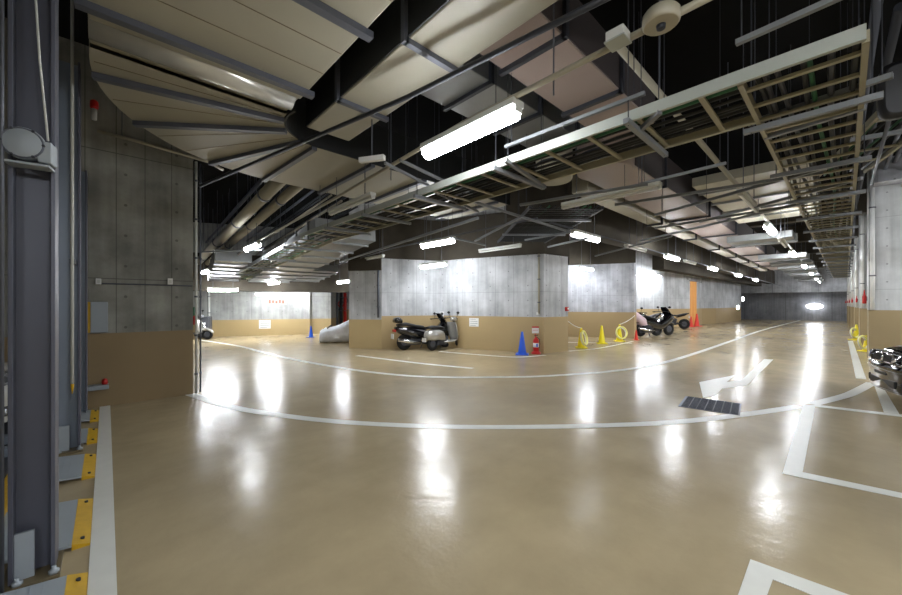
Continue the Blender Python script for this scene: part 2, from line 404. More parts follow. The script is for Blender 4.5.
ribbon([(439,351.6),(475,354.6),(516,357.2),(545,355.3)], 0.13, label='white bay line before the motorcycle alcove', lift=0.005)
ribbon([(568,342.4),(632,343.4)], 0.12, label='white bay line behind the yellow cones')
ribbon([(569,351.2),(600,348.2),(633,341.5)], 0.1, label='white bay line under the yellow cones', lift=0.005)
struct(MB().poly([(-0.073,-3,0.005),(0.04,-3,0.005),(0.04,7.38,0.005),(-0.073,7.38,0.005)],0.003).build('trim_floor_line','paint'),'straight white line beside the ramp plates')
struct(MB().poly([(11.0,-0.36,0.0045),(22,-0.36,0.0045),(22,-0.22,0.0045),(11.0,-0.22,0.0045)],0.003).build('trim_floor_line','paint'),'white line at the foot of the right pillars')
mark([(699.3,382.3),(703,397.8),(715.7,395.5),(722,388.6),(742.6,386.3),(747.4,385),(773.3,359.7),(764.2,359.1),(742,379.9),(726.5,382.3),(734.6,375.3)], 'bent white arrow painted before the grate')
mark([(782.4,473.8),(801,478),(902,498.6),(980,514.5),(970,507),(902,493.6),(802.4,472.6),(803,471),(815.3,406.5),(816,405.3),(803,405.3)], 'thick white bay corner marking on the right', lift=0.0055)
mark([(815,404.9),(902,415),(1000,427),(1000,429.5),(902,417.2),(815,406.9)], 'thin white bay line right of the grate', lift=0.006)
mark([(873,382),(881,384),(899.5,414.5),(884,412.6)], 'white bay divider running under the black car', lift=0.005)
mark([(750.4,559.8),(847.8,595),(930,625),(905,632),(810,594.5),(772.8,580),(764,604),(735,604)], 'white bay corner marking at the bottom edge')

# ------------------------------------------------------------------ lamps
def make_lamp(lit, L=1.2, w=0.10):
    root = empty('tube_lamp')
    MB().box(-L/2, -w/2, 0.0, L/2, w/2, 0.05, 0.008).build('housing', 'housing', root)
    d = MB(); d.tube([(-L/2+0.012, 0, -0.03), (-L/2+0.04, 0, -0.03), (L/2-0.04, 0, -0.03), (L/2-0.012, 0, -0.03)], [0.02, 0.052, 0.052, 0.02] if lit else [0.018]*4, 14); d.build('tube', 'glow' if lit else 'white', root)
    for s_ in (-1, 1): MB().box(s_*(L/2-0.015)-0.015, -w*0.3, -0.04, s_*(L/2-0.015)+0.015, w*0.3, 0.0).build('end_cap', 'housing', root)
    return root
LIT = make_lamp(True); OFF = make_lamp(False); used = {'lit': False, 'off': False}
def lamp(p, heading, label, group, lit=True, scale=1.0, rods=False, dim='glow'):
    k = 'lit' if lit else 'off'; src = LIT if lit else OFF
    if used[k]: r = copy_tree(src, parent=None)
    else: r = src; used[k] = True
    r.location = p; r.rotation_euler = (0, 0, heading); r.scale = (scale,)*3 if not isinstance(scale, tuple) else scale
    tag(r, label, 'lamp', group)
    if lit:
        for ch in r.children:
            if ch.name.startswith('tube'): ch.data = ch.data.copy(); ch.data.materials[0] = M[dim]
    if rods:
        for x_ in (-0.4, 0.4): MB().tube([(x_,0,0.05),(x_,0,(ZC-p[2])/r.scale[2])], 0.006, 5).build('hanger_rod', 'steel', r)
    return r
XD, YD = 0.0, math.pi/2
lamp((2.43, 2.38, 3.1), YD, 'largest lit tube lamp, nearest, between the cream duct and the cable tray', 'lit tube lamps', scale=(1.0, 1.45, 1.2), dim='glow_dim')
LL = [  # u, v, z or depth, heading, label
 ((437,242),3.0,YD,'lit tube lamp above the central block, just left of its motorcycle alcove'),
 ((433,264.5),2.78,YD,'lit tube lamp low over the two parked scooters'),
 ((252,246),3.05,YD,'lit tube lamp above the back left aisle, highest on the left'),
 ((206,270.7),2.75,YD,'small lit tube lamp beside the left pillar edge'),
 ((330,268),2.95,YD,'lit tube lamp in front of the lit narrow pillar'),
 ((273.5,282),2.42,YD,'small lit tube lamp above the white notice of the back wall'),
 ((302,287.5),2.25,YD,'small lit tube lamp just left of the lit narrow pillar'),
 ((344,281),2.5,YD,'half hidden lit tube lamp at the edge of the central block'),
 ((223,289),2.1,R(-43),'wide lit tube lamp seen broadside near the left pillar'),
 ((268.5,293.5),1.98,R(-43),'lit tube lamp on the back wall over the white notice'),
 ((586,235.5),3.0,XD,'lit tube lamp right above the central block corner'),
 ((586,268),2.95,XD,'lit tube lamp against the wall behind the yellow cones'),
]
DEP = {'lit tube lamp low over the two parked scooters': 11.3, 'small lit tube lamp just left of the lit narrow pillar': 17.2, 'lit tube lamp against the wall behind the yellow cones': 15.6}
for (u, v), z, hd, lb in LL: lamp(atd(u, v, DEP[lb]) if lb in DEP else at(u, v, z), hd, lb, 'lit tube lamps', scale=(1.0, 1.25, 1.2), rods=True, dim='glow_far' if 'right above' in lb else ('glow_dim' if 'on the back wall' in lb else 'glow'))
for k, (lb) in enumerate(['first lit lamp of the right corridor row, largest there','second lit lamp of the right corridor row','third lit lamp of the right corridor row','fourth lit lamp of the right corridor row','fifth lit lamp of the right corridor row']):
    lamp((11.9+6.3*k, 1.175, 3.36), XD, lb, 'corridor lamps', scale=(1.0, 1.35, 1.2), dim='glow_hi')
for k in range(1):
    lamp((43.0+1.5*k, 1.17, 3.36), XD, 'tiny lit lamp at the far end of the corridor row', 'corridor lamps')
for k, lb in enumerate(['nearest lit lamp left of the corridor above the black motorcycles','second lit lamp over the left side of the corridor','third lit lamp over the left side of the corridor','fourth lit lamp over the left side of the corridor']):
    lamp((13.1+5.2*k, 3.66-0.05*k, 3.0), XD, lb, 'left corridor lamps', scale=(1.0, 1.3, 1.2), rods=True, dim='glow_hi')
for k in range(8):  # unseen row added to brighten the corridor floor and right pillars
    lamp((8.5+4.4*k, -3.4, 3.1), XD, 'lit tube lamp added as unseen fill over the parking bays on the right', 'lit tube lamps added as unseen fill over the right bays', scale=(1,1.3,1.2), rods=True, dim='glow' if k > 1 else 'glow_dim')
lamp(atd(657,275.5,23.2), XD, 'lit lamp over the motorcycle bay beside the orange curtain', 'lit tube lamps', scale=(1,1.3,1.2))
lamp(atd(641,275,22.8), XD, 'lit lamp at the left edge of the motorcycle bay', 'lit tube lamps', scale=(1,1.3,1.2))
# unseen lamps added outside the frame as fill light
for p, dm in (((2.43,-2.8,3.1),'glow_dim'),((-1.6,-1.8,2.9),'glow_fill'),((7.5,-3.6,3.1),'glow_fill'),((12.0,-3.4,3.1),'glow_fill'),((0.6,-1.6,3.0),'glow_fill'),((0.6,-4.6,3.0),'glow_fill')):
    lamp(p, YD, 'lit tube lamp added behind the viewer as unseen fill', 'lit tube lamps added behind the viewer as unseen fill', scale=(1,1.3,1.2), rods=True, dim=dm)
# lamps far away near the end wall
t = empty('wall_lamp', (45.7, 1.55, 1.3), 0, 'bright oval lamp glowing on the dark end wall', 'lamp')
MB().box(0.1,-0.4,-0.2,0.28,0.4,0.2,0.03).build('backplate','housing',t)
gl = MB(); gl.loft([(-0.1,0,0,0.3,0.12),(0.0,0,0,0.5,0.22),(0.1,0,0,0.54,0.25)],18,2.0); gl.build('diffuser','glow_far',t)
for (u,v,d,lb) in ((743,299,31.5,'small bright lamp on the far wall end, the upper one'),(738,307.5,30.6,'small bright lamp on the far wall end, the lower one')):
    p = atd(u,v,d); t = empty('wall_lamp', p, 0, lb, 'lamp')
    MB().box(-0.05,-0.09,-0.2,0.05,0.09,0.2,0.02).build('backplate','housing',t)
    MB().box(-0.12,-0.08,-0.15,-0.05,0.08,0.15,0.035).build('diffuser','glow_far',t)
# unlit fixtures
OL = [((350,205),3.05,YD,'unlit white tube lamp left of the cable tray'),
      ((226,260),2.95,YD,'unlit tube lamp between the two lit lamps at the left'),
      ((607,197),3.0,YD,'unlit cream tube lamp above the row of ducts'),
      ((499,248.5),2.95,YD,'unlit tube lamp along the top of the central block'),
      ((636,248.5),3.0,XD,'unlit tube lamp right of the central block corner'),
      ((372,258),3.0,YD,'unlit tube lamp above the left wing of the central block'),
      ((253,284),2.4,YD,'unlit tube lamp near the back wall'),
      ((749,202),3.0,XD,'unlit cream lamp on the conduit before the first corridor lamp'),
      ((783,243),3.0,XD,'unlit lamp between the first two corridor lamps'),
      ((690,262.5),3.0,XD,'unlit lamp in the left corridor row')]
for (u,v),z,hd,lb in OL: lamp(at(u,v,z), hd, lb, 'unlit tube lamps', lit=False, scale=(1.15,1.0,1.0), rods=True)
# short bright emergency light on a rod
p = at(372,159,3.15); t = empty('emergency_light', p, R(-60), 'short white emergency light hanging under the cream duct elbow', 'lamp')
MB().box(-0.16,-0.03,-0.03,0.16,0.03,0.03,0.01).build('housing','white',t)
MB().tube([(0,0,0.03),(0,0,0.5)],0.008,6).build('rod','steel',t)

# ------------------------------------------------------------------ ducts
def sheet_duct(name, x0, y0, x1, y1, z0, z1, m, along, seams, label, ends=None, fl=0.05, flm='steel', group=None, side=None):
    t = empty(name, ((x0+x1)/2, (y0+y1)/2, z0), 0, label, 'duct', group)
    ox, oy = (x0+x1)/2, (y0+y1)/2; 
    MB().box(x0-ox, y0-oy, 0, x1-ox, y1-oy, z1-z0, 0.012).build('duct_body', m, t)
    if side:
        for yy in (y0-oy-0.012, y1-oy+0.002): MB().box(x0-ox, yy, 0.012, x1-ox, yy+0.01, z1-z0).build('side_shade', side, t)  # dark sheets that paint shade onto both duct sides
    for s_ in seams:
        f = MB()
        if along == 'Y': f.box(x0-ox-0.03, s_-oy-fl/2, -0.045, x1-ox+0.03, s_-oy+fl/2, 0.0); f.box(x0-ox-0.05, s_-oy-fl/2, -0.045, x0-ox-0.004, s_-oy+fl/2, z1-z0)
        else: f.box(s_-ox-fl/2, y0-oy-0.03, -0.045, s_-ox+fl/2, y1-oy+0.03, 0.0); f.box(s_-ox-fl/2, y0-oy-0.05, -0.045, s_-ox+fl/2, y0-oy-0.004, z1-z0)
        f.build('flange', flm, t)
    return t
# big cream duct with elbow: straight, quarter turn, straight
root = empty('air_duct', (0.7, 0, 3.6), 0, 'huge cream duct overhead that bends round at the left pillar', 'duct')
ox, oy, oz = 0.7, 0, 3.6
MB().box(-0.1-ox, -3, 0, 1.45-ox, 3.8, 0.6, 0.01).build('duct_body', 'duct', root)
MB().box(-0.1-ox, 3.8, 0.03, 1.45-ox, 4.2, 0.6, 0.01).build('duct_body', 'duct', root)
el = MB(); n = 24; cx, cy = 2.05-ox, 4.2
vi = []; 
for k in range(n+1):
    t = math.pi - (math.pi/2)*k/n
    ro = 2.15 + 0.3*k/n
    ri = 0.6
    vi.append([el.bm.verts.new((cx+r*math.cos(t), cy+r*math.sin(t), z)) for r in (ri, ro) for z in (0.0, 0.6)])
for a, b in zip(vi, vi[1:]):
    el.bm.faces.new((a[0], a[2], b[2], b[0])); el.bm.faces.new((a[1], b[1], b[3], a[3]))
    el.bm.faces.new((a[0], b[0], b[1], a[1])).smooth = True; el.bm.faces.new((a[2], a[3], b[3], b[2])).smooth = True
el.build('elbow', 'duct', root)
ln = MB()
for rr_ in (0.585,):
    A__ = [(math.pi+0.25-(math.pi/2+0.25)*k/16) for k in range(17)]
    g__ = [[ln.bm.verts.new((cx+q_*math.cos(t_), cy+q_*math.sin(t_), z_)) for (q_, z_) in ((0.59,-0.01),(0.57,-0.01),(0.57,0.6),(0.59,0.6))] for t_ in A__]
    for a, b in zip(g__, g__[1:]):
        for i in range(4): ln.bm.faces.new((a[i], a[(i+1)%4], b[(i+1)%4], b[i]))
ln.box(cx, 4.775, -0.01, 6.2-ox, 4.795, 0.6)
ln.build('inner_shade', 'cable', root)  # black sheet standing in for shade on the bend's inner wall
MB().box(cx, 4.8, 0, 6.2-ox, 6.65, 0.6, 0.01).build('duct_body', 'duct', root)
for yy in (-0.8, 0.3, 1.4, 2.5, 3.6):
    f = MB(); f.box(-0.16-ox, yy-0.035, -0.05, 1.5-ox, yy+0.035, 0.0); f.box(-0.16-ox, yy-0.035, 0, -0.105-ox, yy+0.035, 0.6); f.build('flange', 'steel', root)
for ang in (168, 143, 113, 93):
    t = R(ang); f = MB(); k = (180-ang)/90; ro = 2.15+0.3*k
    f.bar((cx+0.6*math.cos(t), cy+0.6*math.sin(t), -0.025), (cx+ro*math.cos(t), cy+ro*math.sin(t), -0.025), 0.07, 0.05); f.build('flange', 'steel', root)
for xx in (2.9, 3.9, 4.9, 5.8):
    MB().box(xx-ox-0.035, 4.78, -0.05, xx-ox+0.035, 6.68, 0.0).build('flange', 'steel', root)
sm = MB()
for yy in (0.67, 1.03, 1.77, 2.13, 2.87, 3.23): sm.box(-0.09-ox, yy-0.0025, -0.003, 1.44-ox, yy+0.0025, 0.0)
sm.build('panel_seams', 'ygreen', root); sm = MB()
for ang in (174, 155.5, 134, 123, 103):
    t = R(ang); k = (180-ang)/90; ro = 2.12+0.3*k
    sm.bar((cx+0.62*math.cos(t), cy+0.62*math.sin(t), -0.001), (cx+ro*math.cos(t), cy+ro*math.sin(t), -0.001), 0.005, 0.004)
sm.build('panel_seams', 'ygreen', root)
MB().tube([(-0.1-ox, 3.9, 0.04), (1.40-ox, 3.9, 0.04)], 0.12, 20).build('joint_sleeve', 'shiny', root)
for yy, x_ in ((1.9, 0.2), (1.9, 1.2), (0.9, 0.2), (3.1, 0.25), (3.1, 1.25)):
    MB().tube([(x_-ox, yy, 0.6), (x_-ox, yy, 1.6)], 0.01, 6).build('hanger_rod', 'steel', root)
for (xa, ya) in ((0.8,5.4),(1.6,6.2)): MB().tube([(xa-ox, ya, 0.6), (xa-ox, ya, 1.6)], 0.01, 6).build('hanger_rod', 'steel', root)
# narrow cream duct beside it
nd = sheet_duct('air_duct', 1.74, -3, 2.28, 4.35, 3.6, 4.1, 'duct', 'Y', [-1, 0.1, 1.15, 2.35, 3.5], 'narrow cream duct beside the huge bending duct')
MB().box(-0.285, -3.67, 0.008, -0.272, 3.67, 0.52).build('side_shade', 'cable', nd)  # black sheet painting the shade on the duct's left face
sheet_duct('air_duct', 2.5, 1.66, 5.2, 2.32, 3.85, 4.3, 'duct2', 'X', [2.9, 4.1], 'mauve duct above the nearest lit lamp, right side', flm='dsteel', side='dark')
sheet_duct('air_duct', 2.6, 2.75, 5.6, 3.5, 4.05, 4.5, 'galv', 'X', [3.2, 4.2, 5.2], 'grey metal duct above and behind the nearest lit lamp', flm='dsteel')
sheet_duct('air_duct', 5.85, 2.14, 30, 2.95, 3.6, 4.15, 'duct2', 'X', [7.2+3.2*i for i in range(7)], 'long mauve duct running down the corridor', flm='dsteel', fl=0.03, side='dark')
sheet_duct('air_duct', 6.3, 3.1, 30, 3.42, 3.55, 3.9, 'duct', 'X', [7.0+3.2*i for i in range(7)], 'long slim cream duct beside the mauve corridor duct', flm='dsteel', fl=0.03)
sheet_duct('air_duct', 8.2, 0.35, 12.9, 1.95, 3.75, 3.92, 'duct', 'X', [8.8, 9.9, 11, 12], 'wide cream duct above the first corridor lamp', flm='galv')
# rounded duct elbows at the start of the long ducts
for (cx_, cy_, z_, r_, mm, lb) in ((5.75, 2.55, 3.58, 0.42, 'duct2', 'rounded mauve duct elbow where the corridor duct begins'), (5.15, 3.1, 3.45, 0.28, 'duct', 'small rounded cream duct end beside the mauve elbow')):
    t = empty('duct_elbow', (cx_, cy_, z_), 0, lb, 'duct')
    e = MB(); e.lathe([(r_*0.96, 0), (r_, 0.02), (r_, 0.5), (r_*0.96, 0.52)], (0,0,0), 'Z', 28); e.build('elbow_body', mm, t)
    e = MB(); e.lathe([(r_*1.02, 0.2), (r_*1.05, 0.21), (r_*1.05, 0.25), (r_*1.02, 0.26)], (0,0,0), 'Z', 28); e.build('seam_band', 'dsteel', t)
    MB().tube([(0,0,0.52),(0,0,ZC-z_)],0.01,6).build('hanger_rod','steel',t)
for k, X in enumerate((13.1, 19.0, 22.5, 25.6, 28.6, 32, 35.5, 39.5)):
    sheet_duct('cross_duct', X, 0.85, X+1.3, 2.25, 3.27 if k < 2 else 3.33, 3.45, 'galv', 'X', [X+0.75], ['nearest','second','third','fourth','fifth','sixth','seventh','farthest'][k]+' grey duct crossing over the corridor lamp row', group='ducts crossing the corridor', flm='galv')
# sloping wide duct over the back left
def slope_duct(a, b, w, h, m, nse, label, flm='galv', name='air_duct'):
    a, b = Vector(a), Vector(b); t = empty(name, a, 0, label, 'duct')
    d = b-a; MB().bar((0,0,0), d, w, h).build('duct_body', m, t)
    for i in range(nse):
        p = d*((i+0.5)/nse); q = p + d.normalized()*0.06
        MB().bar(p, q, w+0.08, h+0.08).build('flange', flm, t)
    return t
slope_duct((4.25, 8.2, 3.3), (5.1, 17.1, 2.63), 1.5, 0.4, 'galv', 9, 'wide grey duct with many flanges over the back left aisle')
slope_duct((2.9, 13.0, 3.0), (3.5, 17.5, 2.62), 1.0, 0.35, 'galv', 6, 'grey duct near the left pillar over the far aisle')
slope_duct((6.0, 13.4, 2.86), (6.4, 16.4, 2.62), 1.1, 0.25, 'galv', 4, 'grey duct in front of the lit narrow pillar')
# insulated pipes, left
for (a, b, r_, lb) in (((2.46,7.2,3.95),(2.75,18.4,3.2),0.13,'thick cream insulated pipe running to the back left, the left one'),((2.8,7.2,3.9),(3.05,18.4,3.15),0.10,'cream insulated pipe running to the back left, the right one')):
    a, b = Vector(a), Vector(b); t = empty('insulated_pipe', a, 0, lb, 'pipe'); MB().tube([(0,0,0), b-a], r_, 14).build('pipe_run', 'pipe', t)
    for k in (0.12, 0.35, 0.6, 0.85):
        p = (b-a)*k; e = MB(); e.tube([p-(b-a)*0.004, p+(b-a)*0.004], r_*1.12, 14); e.tube([p, (p.x,p.y,ZC-a.z)], 0.008, 5); e.build('pipe_hanger', 'steel', t)

# ------------------------------------------------------------------ cable ladders
def ladder(a, b, w, label, step=0.3, h=0.09, rail=('tray','tray'), cables=0, rt=0.03, hang=2.4, rung=0.035, zt=ZC, rm='tray'):
    a, b = Vector(a), Vector(b); d = (b-a); L = d.length; d.normalize(); r = Vector((d.y, -d.x, 0)).normalized()
    t = empty('cable_ladder', a, 0, label, 'cable tray')
    for k, s_ in enumerate((-1, 1)):
        MB().bar(r*s_*w/2, d*L + r*s_*w/2, rt, h).build('side_rail', rail[k], t)
    n = int(L/step); src = None
    for i in range(min(n, 95)):
        p = d*(step*(i+0.5))
        if src is None:
            src = MB().bar(r*(-w/2), r*(w/2), rung, 0.02).build('rung', rm, t); src.location = p - Vector((0,0,h/2-0.02))
        else:
            c = src.copy(); COL.objects.link(c); c.parent = t; c.location = p - Vector((0,0,h/2-0.02))
    for i in range(int(L/hang)):
        p = d*(hang*(i+0.5)); e = MB(); e2 = MB()
        for s_ in (-1, 1): e2.tube([p + r*s_*(w/2+0.05) + Vector((0,0,-h/2-0.05)), p + r*s_*(w/2+0.05) + Vector((0,0,zt-a.z))], 0.005, 5)
        e.bar(p - r*(w/2+0.1) + Vector((0,0,-h/2-0.025)), p + r*(w/2+0.1) + Vector((0,0,-h/2-0.025)), 0.042, 0.042)
        h_ = e.build('hanger', 'chan', t); e2.build('hanger_rods', 'dsteel', h_)
    for i in range(cables):
        off = -w/2+0.06+(w-0.12)*(i/max(1,cables-1)); pts = []
        m_ = max(4, int(L/1.2)); ph = random.random()*6
        for k in range(m_+1):
            s_ = L*k/m_; pts.append(d*s_ + r*(off+0.03*math.sin(ph+s_*0.9)) + Vector((0,0,-h/2+0.055+0.01*math.sin(ph*2+s_))))
        MB().tube(pts, 0.013+0.006*random.random(), 6).build('cable', random.choice(['cable','cable','green','dsteel']), t)
    return t
t1 = ladder((3.43,0.47,3.0), (3.43,8.0,2.98), 0.76, 'wide cable ladder crossing the ceiling with a pale bright near rail', 0.42, 0.085, ('trayl','tray'), 8, hang=1.35)
MB().bar((-0.38,-0.57,0), (-0.38,0.0,0), 0.03, 0.085).build('end_rail', 'trayl', t1)
ladder((3.45,8.05,2.98), (3.95,17.2,2.56), 0.7, 'cable ladder continuing to the back left wall', 0.4, 0.1, ('galv','tray'), 4, hang=2.0)
ladder((3.1,0.18,3.0), (31.5,-0.02,3.06), 0.56, 'long cable ladder along the right side of the corridor', 0.3, 0.07, ('tray','tray'), 7, hang=1.6)
ladder((2.6,-1.2,3.35), (7.8,0.0,3.4), 0.5, 'upper cable ladder in the dark right corner', 0.5, 0.07, ('tray','tray'), 5)
# black louvre-like stack of cables above the block
ladder((5.9,3.3,3.2), (8.3,6.0,3.2), 1.3, 'dark slatted tray of black cables above the central block', 0.14, 0.06, ('dsteel','dsteel'), 10, hang=1.5, rm='cable')

# ------------------------------------------------------------------ conduits, channels
def run(name, pts, r, m, label, cat='pipe', n=8, hang=None):
    o0 = Vector(pts[0]); t = empty(name, o0, 0, label, cat); MB().tube([Vector(p)-o0 for p in pts], r, n).build('pipe_run', m, t)
    if hang:
        a, b = Vector(pts[0]), Vector(pts[-1]); L = (b-a).length
        for i in range(int(L/hang)+1):
            p = a + (b-a)*((i+0.3)*hang/L)
            if ((i+0.3)*hang) > L: break
            MB().tube([p-o0, Vector((p.x,p.y,ZC))-o0], 0.006, 5).build('hanger_rod', 'steel', t)
    return t
run('lamp_conduit', [(2.36,-1.6,3.16),(2.4,2.4,3.17),(2.62,5.3,3.17),(2.9,11.3,3.12),(3.3,17.3,2.86)], 0.022, 'pipe', 'cream conduit carrying the nearest lamp row to the back left', 'conduit', hang=2.4)
run('lamp_conduit', [(2.9,1.175,3.5),(11,1.175,3.46),(44,1.175,3.46)], 0.032, 'pipe', 'cream conduit carrying the corridor lamp row', 'conduit', hang=3.1)
run('lamp_conduit', [(6.2,3.82,3.07),(44,3.5,3.07)], 0.02, 'steel', 'grey conduit carrying the left corridor lamps', 'conduit', hang=3.3)
run('lamp_conduit', [(5.75,3.8,3.07),(5.85,8.6,3.07),(6.7,14.8,3.0)], 0.02, 'steel', 'grey conduit along the lamps of the central block', 'conduit', hang=2.6)
t = empty('junction_box', (2.3,0.94,3.12), 0, 'pale square junction box where two lamp conduits meet', 'junction box')
MB().box(-0.055,-0.055,-0.0,0.055,0.055,0.06,0.006).build('box_body','housing',t); MB().box(-0.062,-0.062,-0.012,0.062,0.062,0.0,0.004).build('cover_plate','trayl',t)
# round detector
p = at(661,20,3.1); t = empty('ceiling_detector', p, 0, 'round cream disc detector near the top edge', 'detector')
MB().lathe([(0.085,-0.03),(0.095,-0.02),(0.095,0.03),(0.08,0.05)]).build('disc_body','pipe',t)
MB().lathe([(0.012,-0.055),(0.022,-0.05),(0.025,-0.03)]).build('sensor_tip','dsteel',t)
MB().tube([(0,0,0.05),(0,0,ZC-p.z)],0.008,6).build('hanger_rod','steel',t)
# black pipe crossing below the big duct
a = at(200,186,3.3); b = at(408,97,3.4); c = at(548,27,3.4)
run('thin_pipe', [a, b, c, c+(c-b)*0.6], 0.022, 'dsteel', 'thin black pipe crossing under the cream ducts', 'pipe')
# steel channels (short horizontal supports, each on two rods)
def channel(u0, v0, u1, v1, z, label, w=0.042, m='chan', rods=True, name='support_channel'):
    a, b = at(u0, v0, z), at(u1, v1, z); t = empty(name, a, 0, label, 'support channel', 'steel support channels')
    MB().bar((0,0,0), b-a, w, w).build('channel_bar', m, t)
    if rods:
        for k in (0.06, 0.94):
            p = (b-a)*k; MB().tube([p, (p.x,p.y,ZC-z)], 0.004, 5).build('threaded_rod', 'dsteel', t)
    return t
CH = [(505,147,645,93,3.12,'grey channel beside the bright cable ladder rail above it'),
      (736,43,846,-6,3.05,'long pale channel at the top right, uppermost'),
      (640,184,726,163,3.1,'channel across the black void right of the ladder'),
      (748,124,893,75,3.02,'channel under the corridor ladder at its near end'),
      (764,138,866,107,2.98,'second channel under the corridor ladder'),
      (615,205,826,172,3.0,'long channel in the middle right above the mauve duct'),
      (655,215,860,158,3.0,'long channel passing under the corridor ladder'),
      (640,241,825,198,2.98,'long pale channel above the first corridor lamp'),
      (700,222,862,178,3.0,'channel beside the near right pillar top'),
      (655,228,800,205,2.98,'channel crossing the cream conduit'),
      (520,205,648,184,3.0,'channel beneath the unlit cream lamp'),
      (455,196,570,232,3.02,'channel crossing above the central block, falling right'),
      (523,216,475,241,3.0,'short channel pointing down to the central block'),
      (525,240,570,232,2.98,'short channel left of the lamp at the block corner'),
      (548,247,588,238,2.8,'short channel under the lamp at the block corner'),
      (595,256,672,236,2.98,'channel above the wall behind the yellow cones'),
      (450,237,485,245,2.98,'short channel right of the lamp above the alcove'),
      (340,262,478,218,2.7,'long channel above the left wing'),
      (385,163,437,190,3.1,'channel joining the conduit and the ladder'),
      (400,160,475,196,3.15,'channel beneath the grey metal duct'),
      (436,192,478,212,3.0,'channel under the bright ladder rail end'),
      (505,160,545,187,2.95,'short thick channel under the bright rail'),
      (640,130,660,112,2.95,'short channel under the ladder at the right'),
      (212,272,330,276,2.7,'channel under the back left duct'),
      (200,252,262,250,2.9,'channel beside the left pillar'),]
for c_ in CH: channel(*c_[:5], c_[5], w=0.036 if c_[4] < 3.05 else 0.03)
# extra black and red pipes deep in the void above the trays
for k in range(14):
    z = 3.9+random.random()*0.9; yb = -3+random.random()*3.0
    t = run('void_pipe', [(2.6+random.random()*3, yb, z), (30, yb+random.random()*0.3, z)], 0.02+random.random()*0.035, random.choice(['steel','pipe','galv','dsteel']), 'pipe deep in the dark void over the corridor', 'pipe'); t['group'] = 'pipes in the ceiling void'
for k in range(12):
    z = 3.9+random.random()*0.9; X = 2.4+random.random()*2.6
    t = run('void_pipe', [(X, 7+random.random()*2, z), (X+0.4, 18, z-0.5)], 0.02+random.random()*0.03, random.choice(['steel','pipe','dsteel']), 'pipe deep in the dark void over the back left aisle', 'pipe'); t['group'] = 'pipes in the left ceiling void'
# cross beams
for k, X in enumerate((16.5, 22, 27.5, 33, 38.5)):
    beam((X, -0.6), (X, 4.1), 0.4, 4.2, 4.9, label='beam crossing above the corridor')
beam((45.2, -2.5), (45.2, 11), 0.8, 2.55, 5.1, 'c_endl', 'paler upper band of the end wall')
beam((2.2, 18.4), (8.6, 16.2), 0.5, 2.05, 3.6, 'beam', 'low beam before the back wall')
beam((19.0, 5.9), (44, 5.2), 0.5, 3.15, 4.4, 'beam', 'beam over the far bays')
# pale beam at the near right pillar
beam((13.4, -0.55), (13.4, -4.5), 0.5, 4.35, 4.9, 'c_end', 'pale grey beam above the near right pillar')

# ------------------------------------------------------------------ parking machine at the left edge
def post(Y, X0, X1, h, wm, label, plate=True):
    t = empty('machine_post', ((X0+X1)/2, Y, 0), 0, label, 'post', 'steel posts of the parking machine'); w = X1-X0
    MB().box(-w/2, -0.005, 0.02, w/2, 0.012, h).build('web', wm, t)
    for s_ in (-1, 1): MB().box(s_*w/2-0.009, -0.1, 0.02, s_*w/2+0.009, 0.1, h, 0.003).build('flange', 'post', t)
    MB().box(-w/2-0.04, -0.15, 0.0, w/2+0.03, 0.2, 0.022, 0.004).build('base_plate', 'ygreen', t)
    if plate: MB().box(-w/2+0.01, -0.075, 0.022, w/2-0.07, -0.055, 0.27).build('gusset_plate', 'plate', t)
    for (bx, by) in ((-w/2-0.005+0.03, -0.118), (w/2+0.005, -0.118)):
        b = MB(); b.lathe([(0.022, 0.022), (0.022, 0.04), (0.01, 0.042), (0.01, 0.06)], (bx, by, 0), 'Z', 6); b.build('anchor_bolt', 'plate', t)
    return t
post(3.08, -0.368, -0.216, 5.15, 'post', 'nearest and tallest dark grey steel post at the left edge')
post(5.42, -0.372, -0.205, 3.97, 'postl', 'second blue grey steel post of the parking machine')
post(7.05, -0.372, -0.2, 3.3, 'postl', 'third steel post, against the stained concrete pillar')
t = empty('guide_pole', (-0.245, 5.15, 0.0), 0, 'thin pale guide pole with a yellow tip before the second post', 'pole')
MB().tube([(0,0,0.72),(0,0,5.1)], 0.013, 10).build('pole_tube', 'housing', t); MB().lathe([(0.003,0.62),(0.012,0.70),(0.013,0.72)],(0,0,0),'Z',10).build('yellow_tip', 'ypaint', t)
MB().box(-0.02,0.0,1.9,0.02,0.26,1.94).build('bracket','steel',t)
t = empty('conduit_pipe', (-0.40, 2.9, 0), 0, 'thin grey conduit standing along the nearest post', 'pipe')
MB().tube([(0.015,0,0.02),(0.015,0,5.15)], 0.008, 8).build('pipe_run', 'steel', t)
t = empty('cable', (-0.28, 2.93, 2.4), 0, 'thin pale cable hanging beside the nearest post', 'cable')
MB().tube([(0.0,0,0.85),(0.02,0,0.4),(0.05,0,-0.02)], 0.005, 8).build('cable_run', 'housing', t)
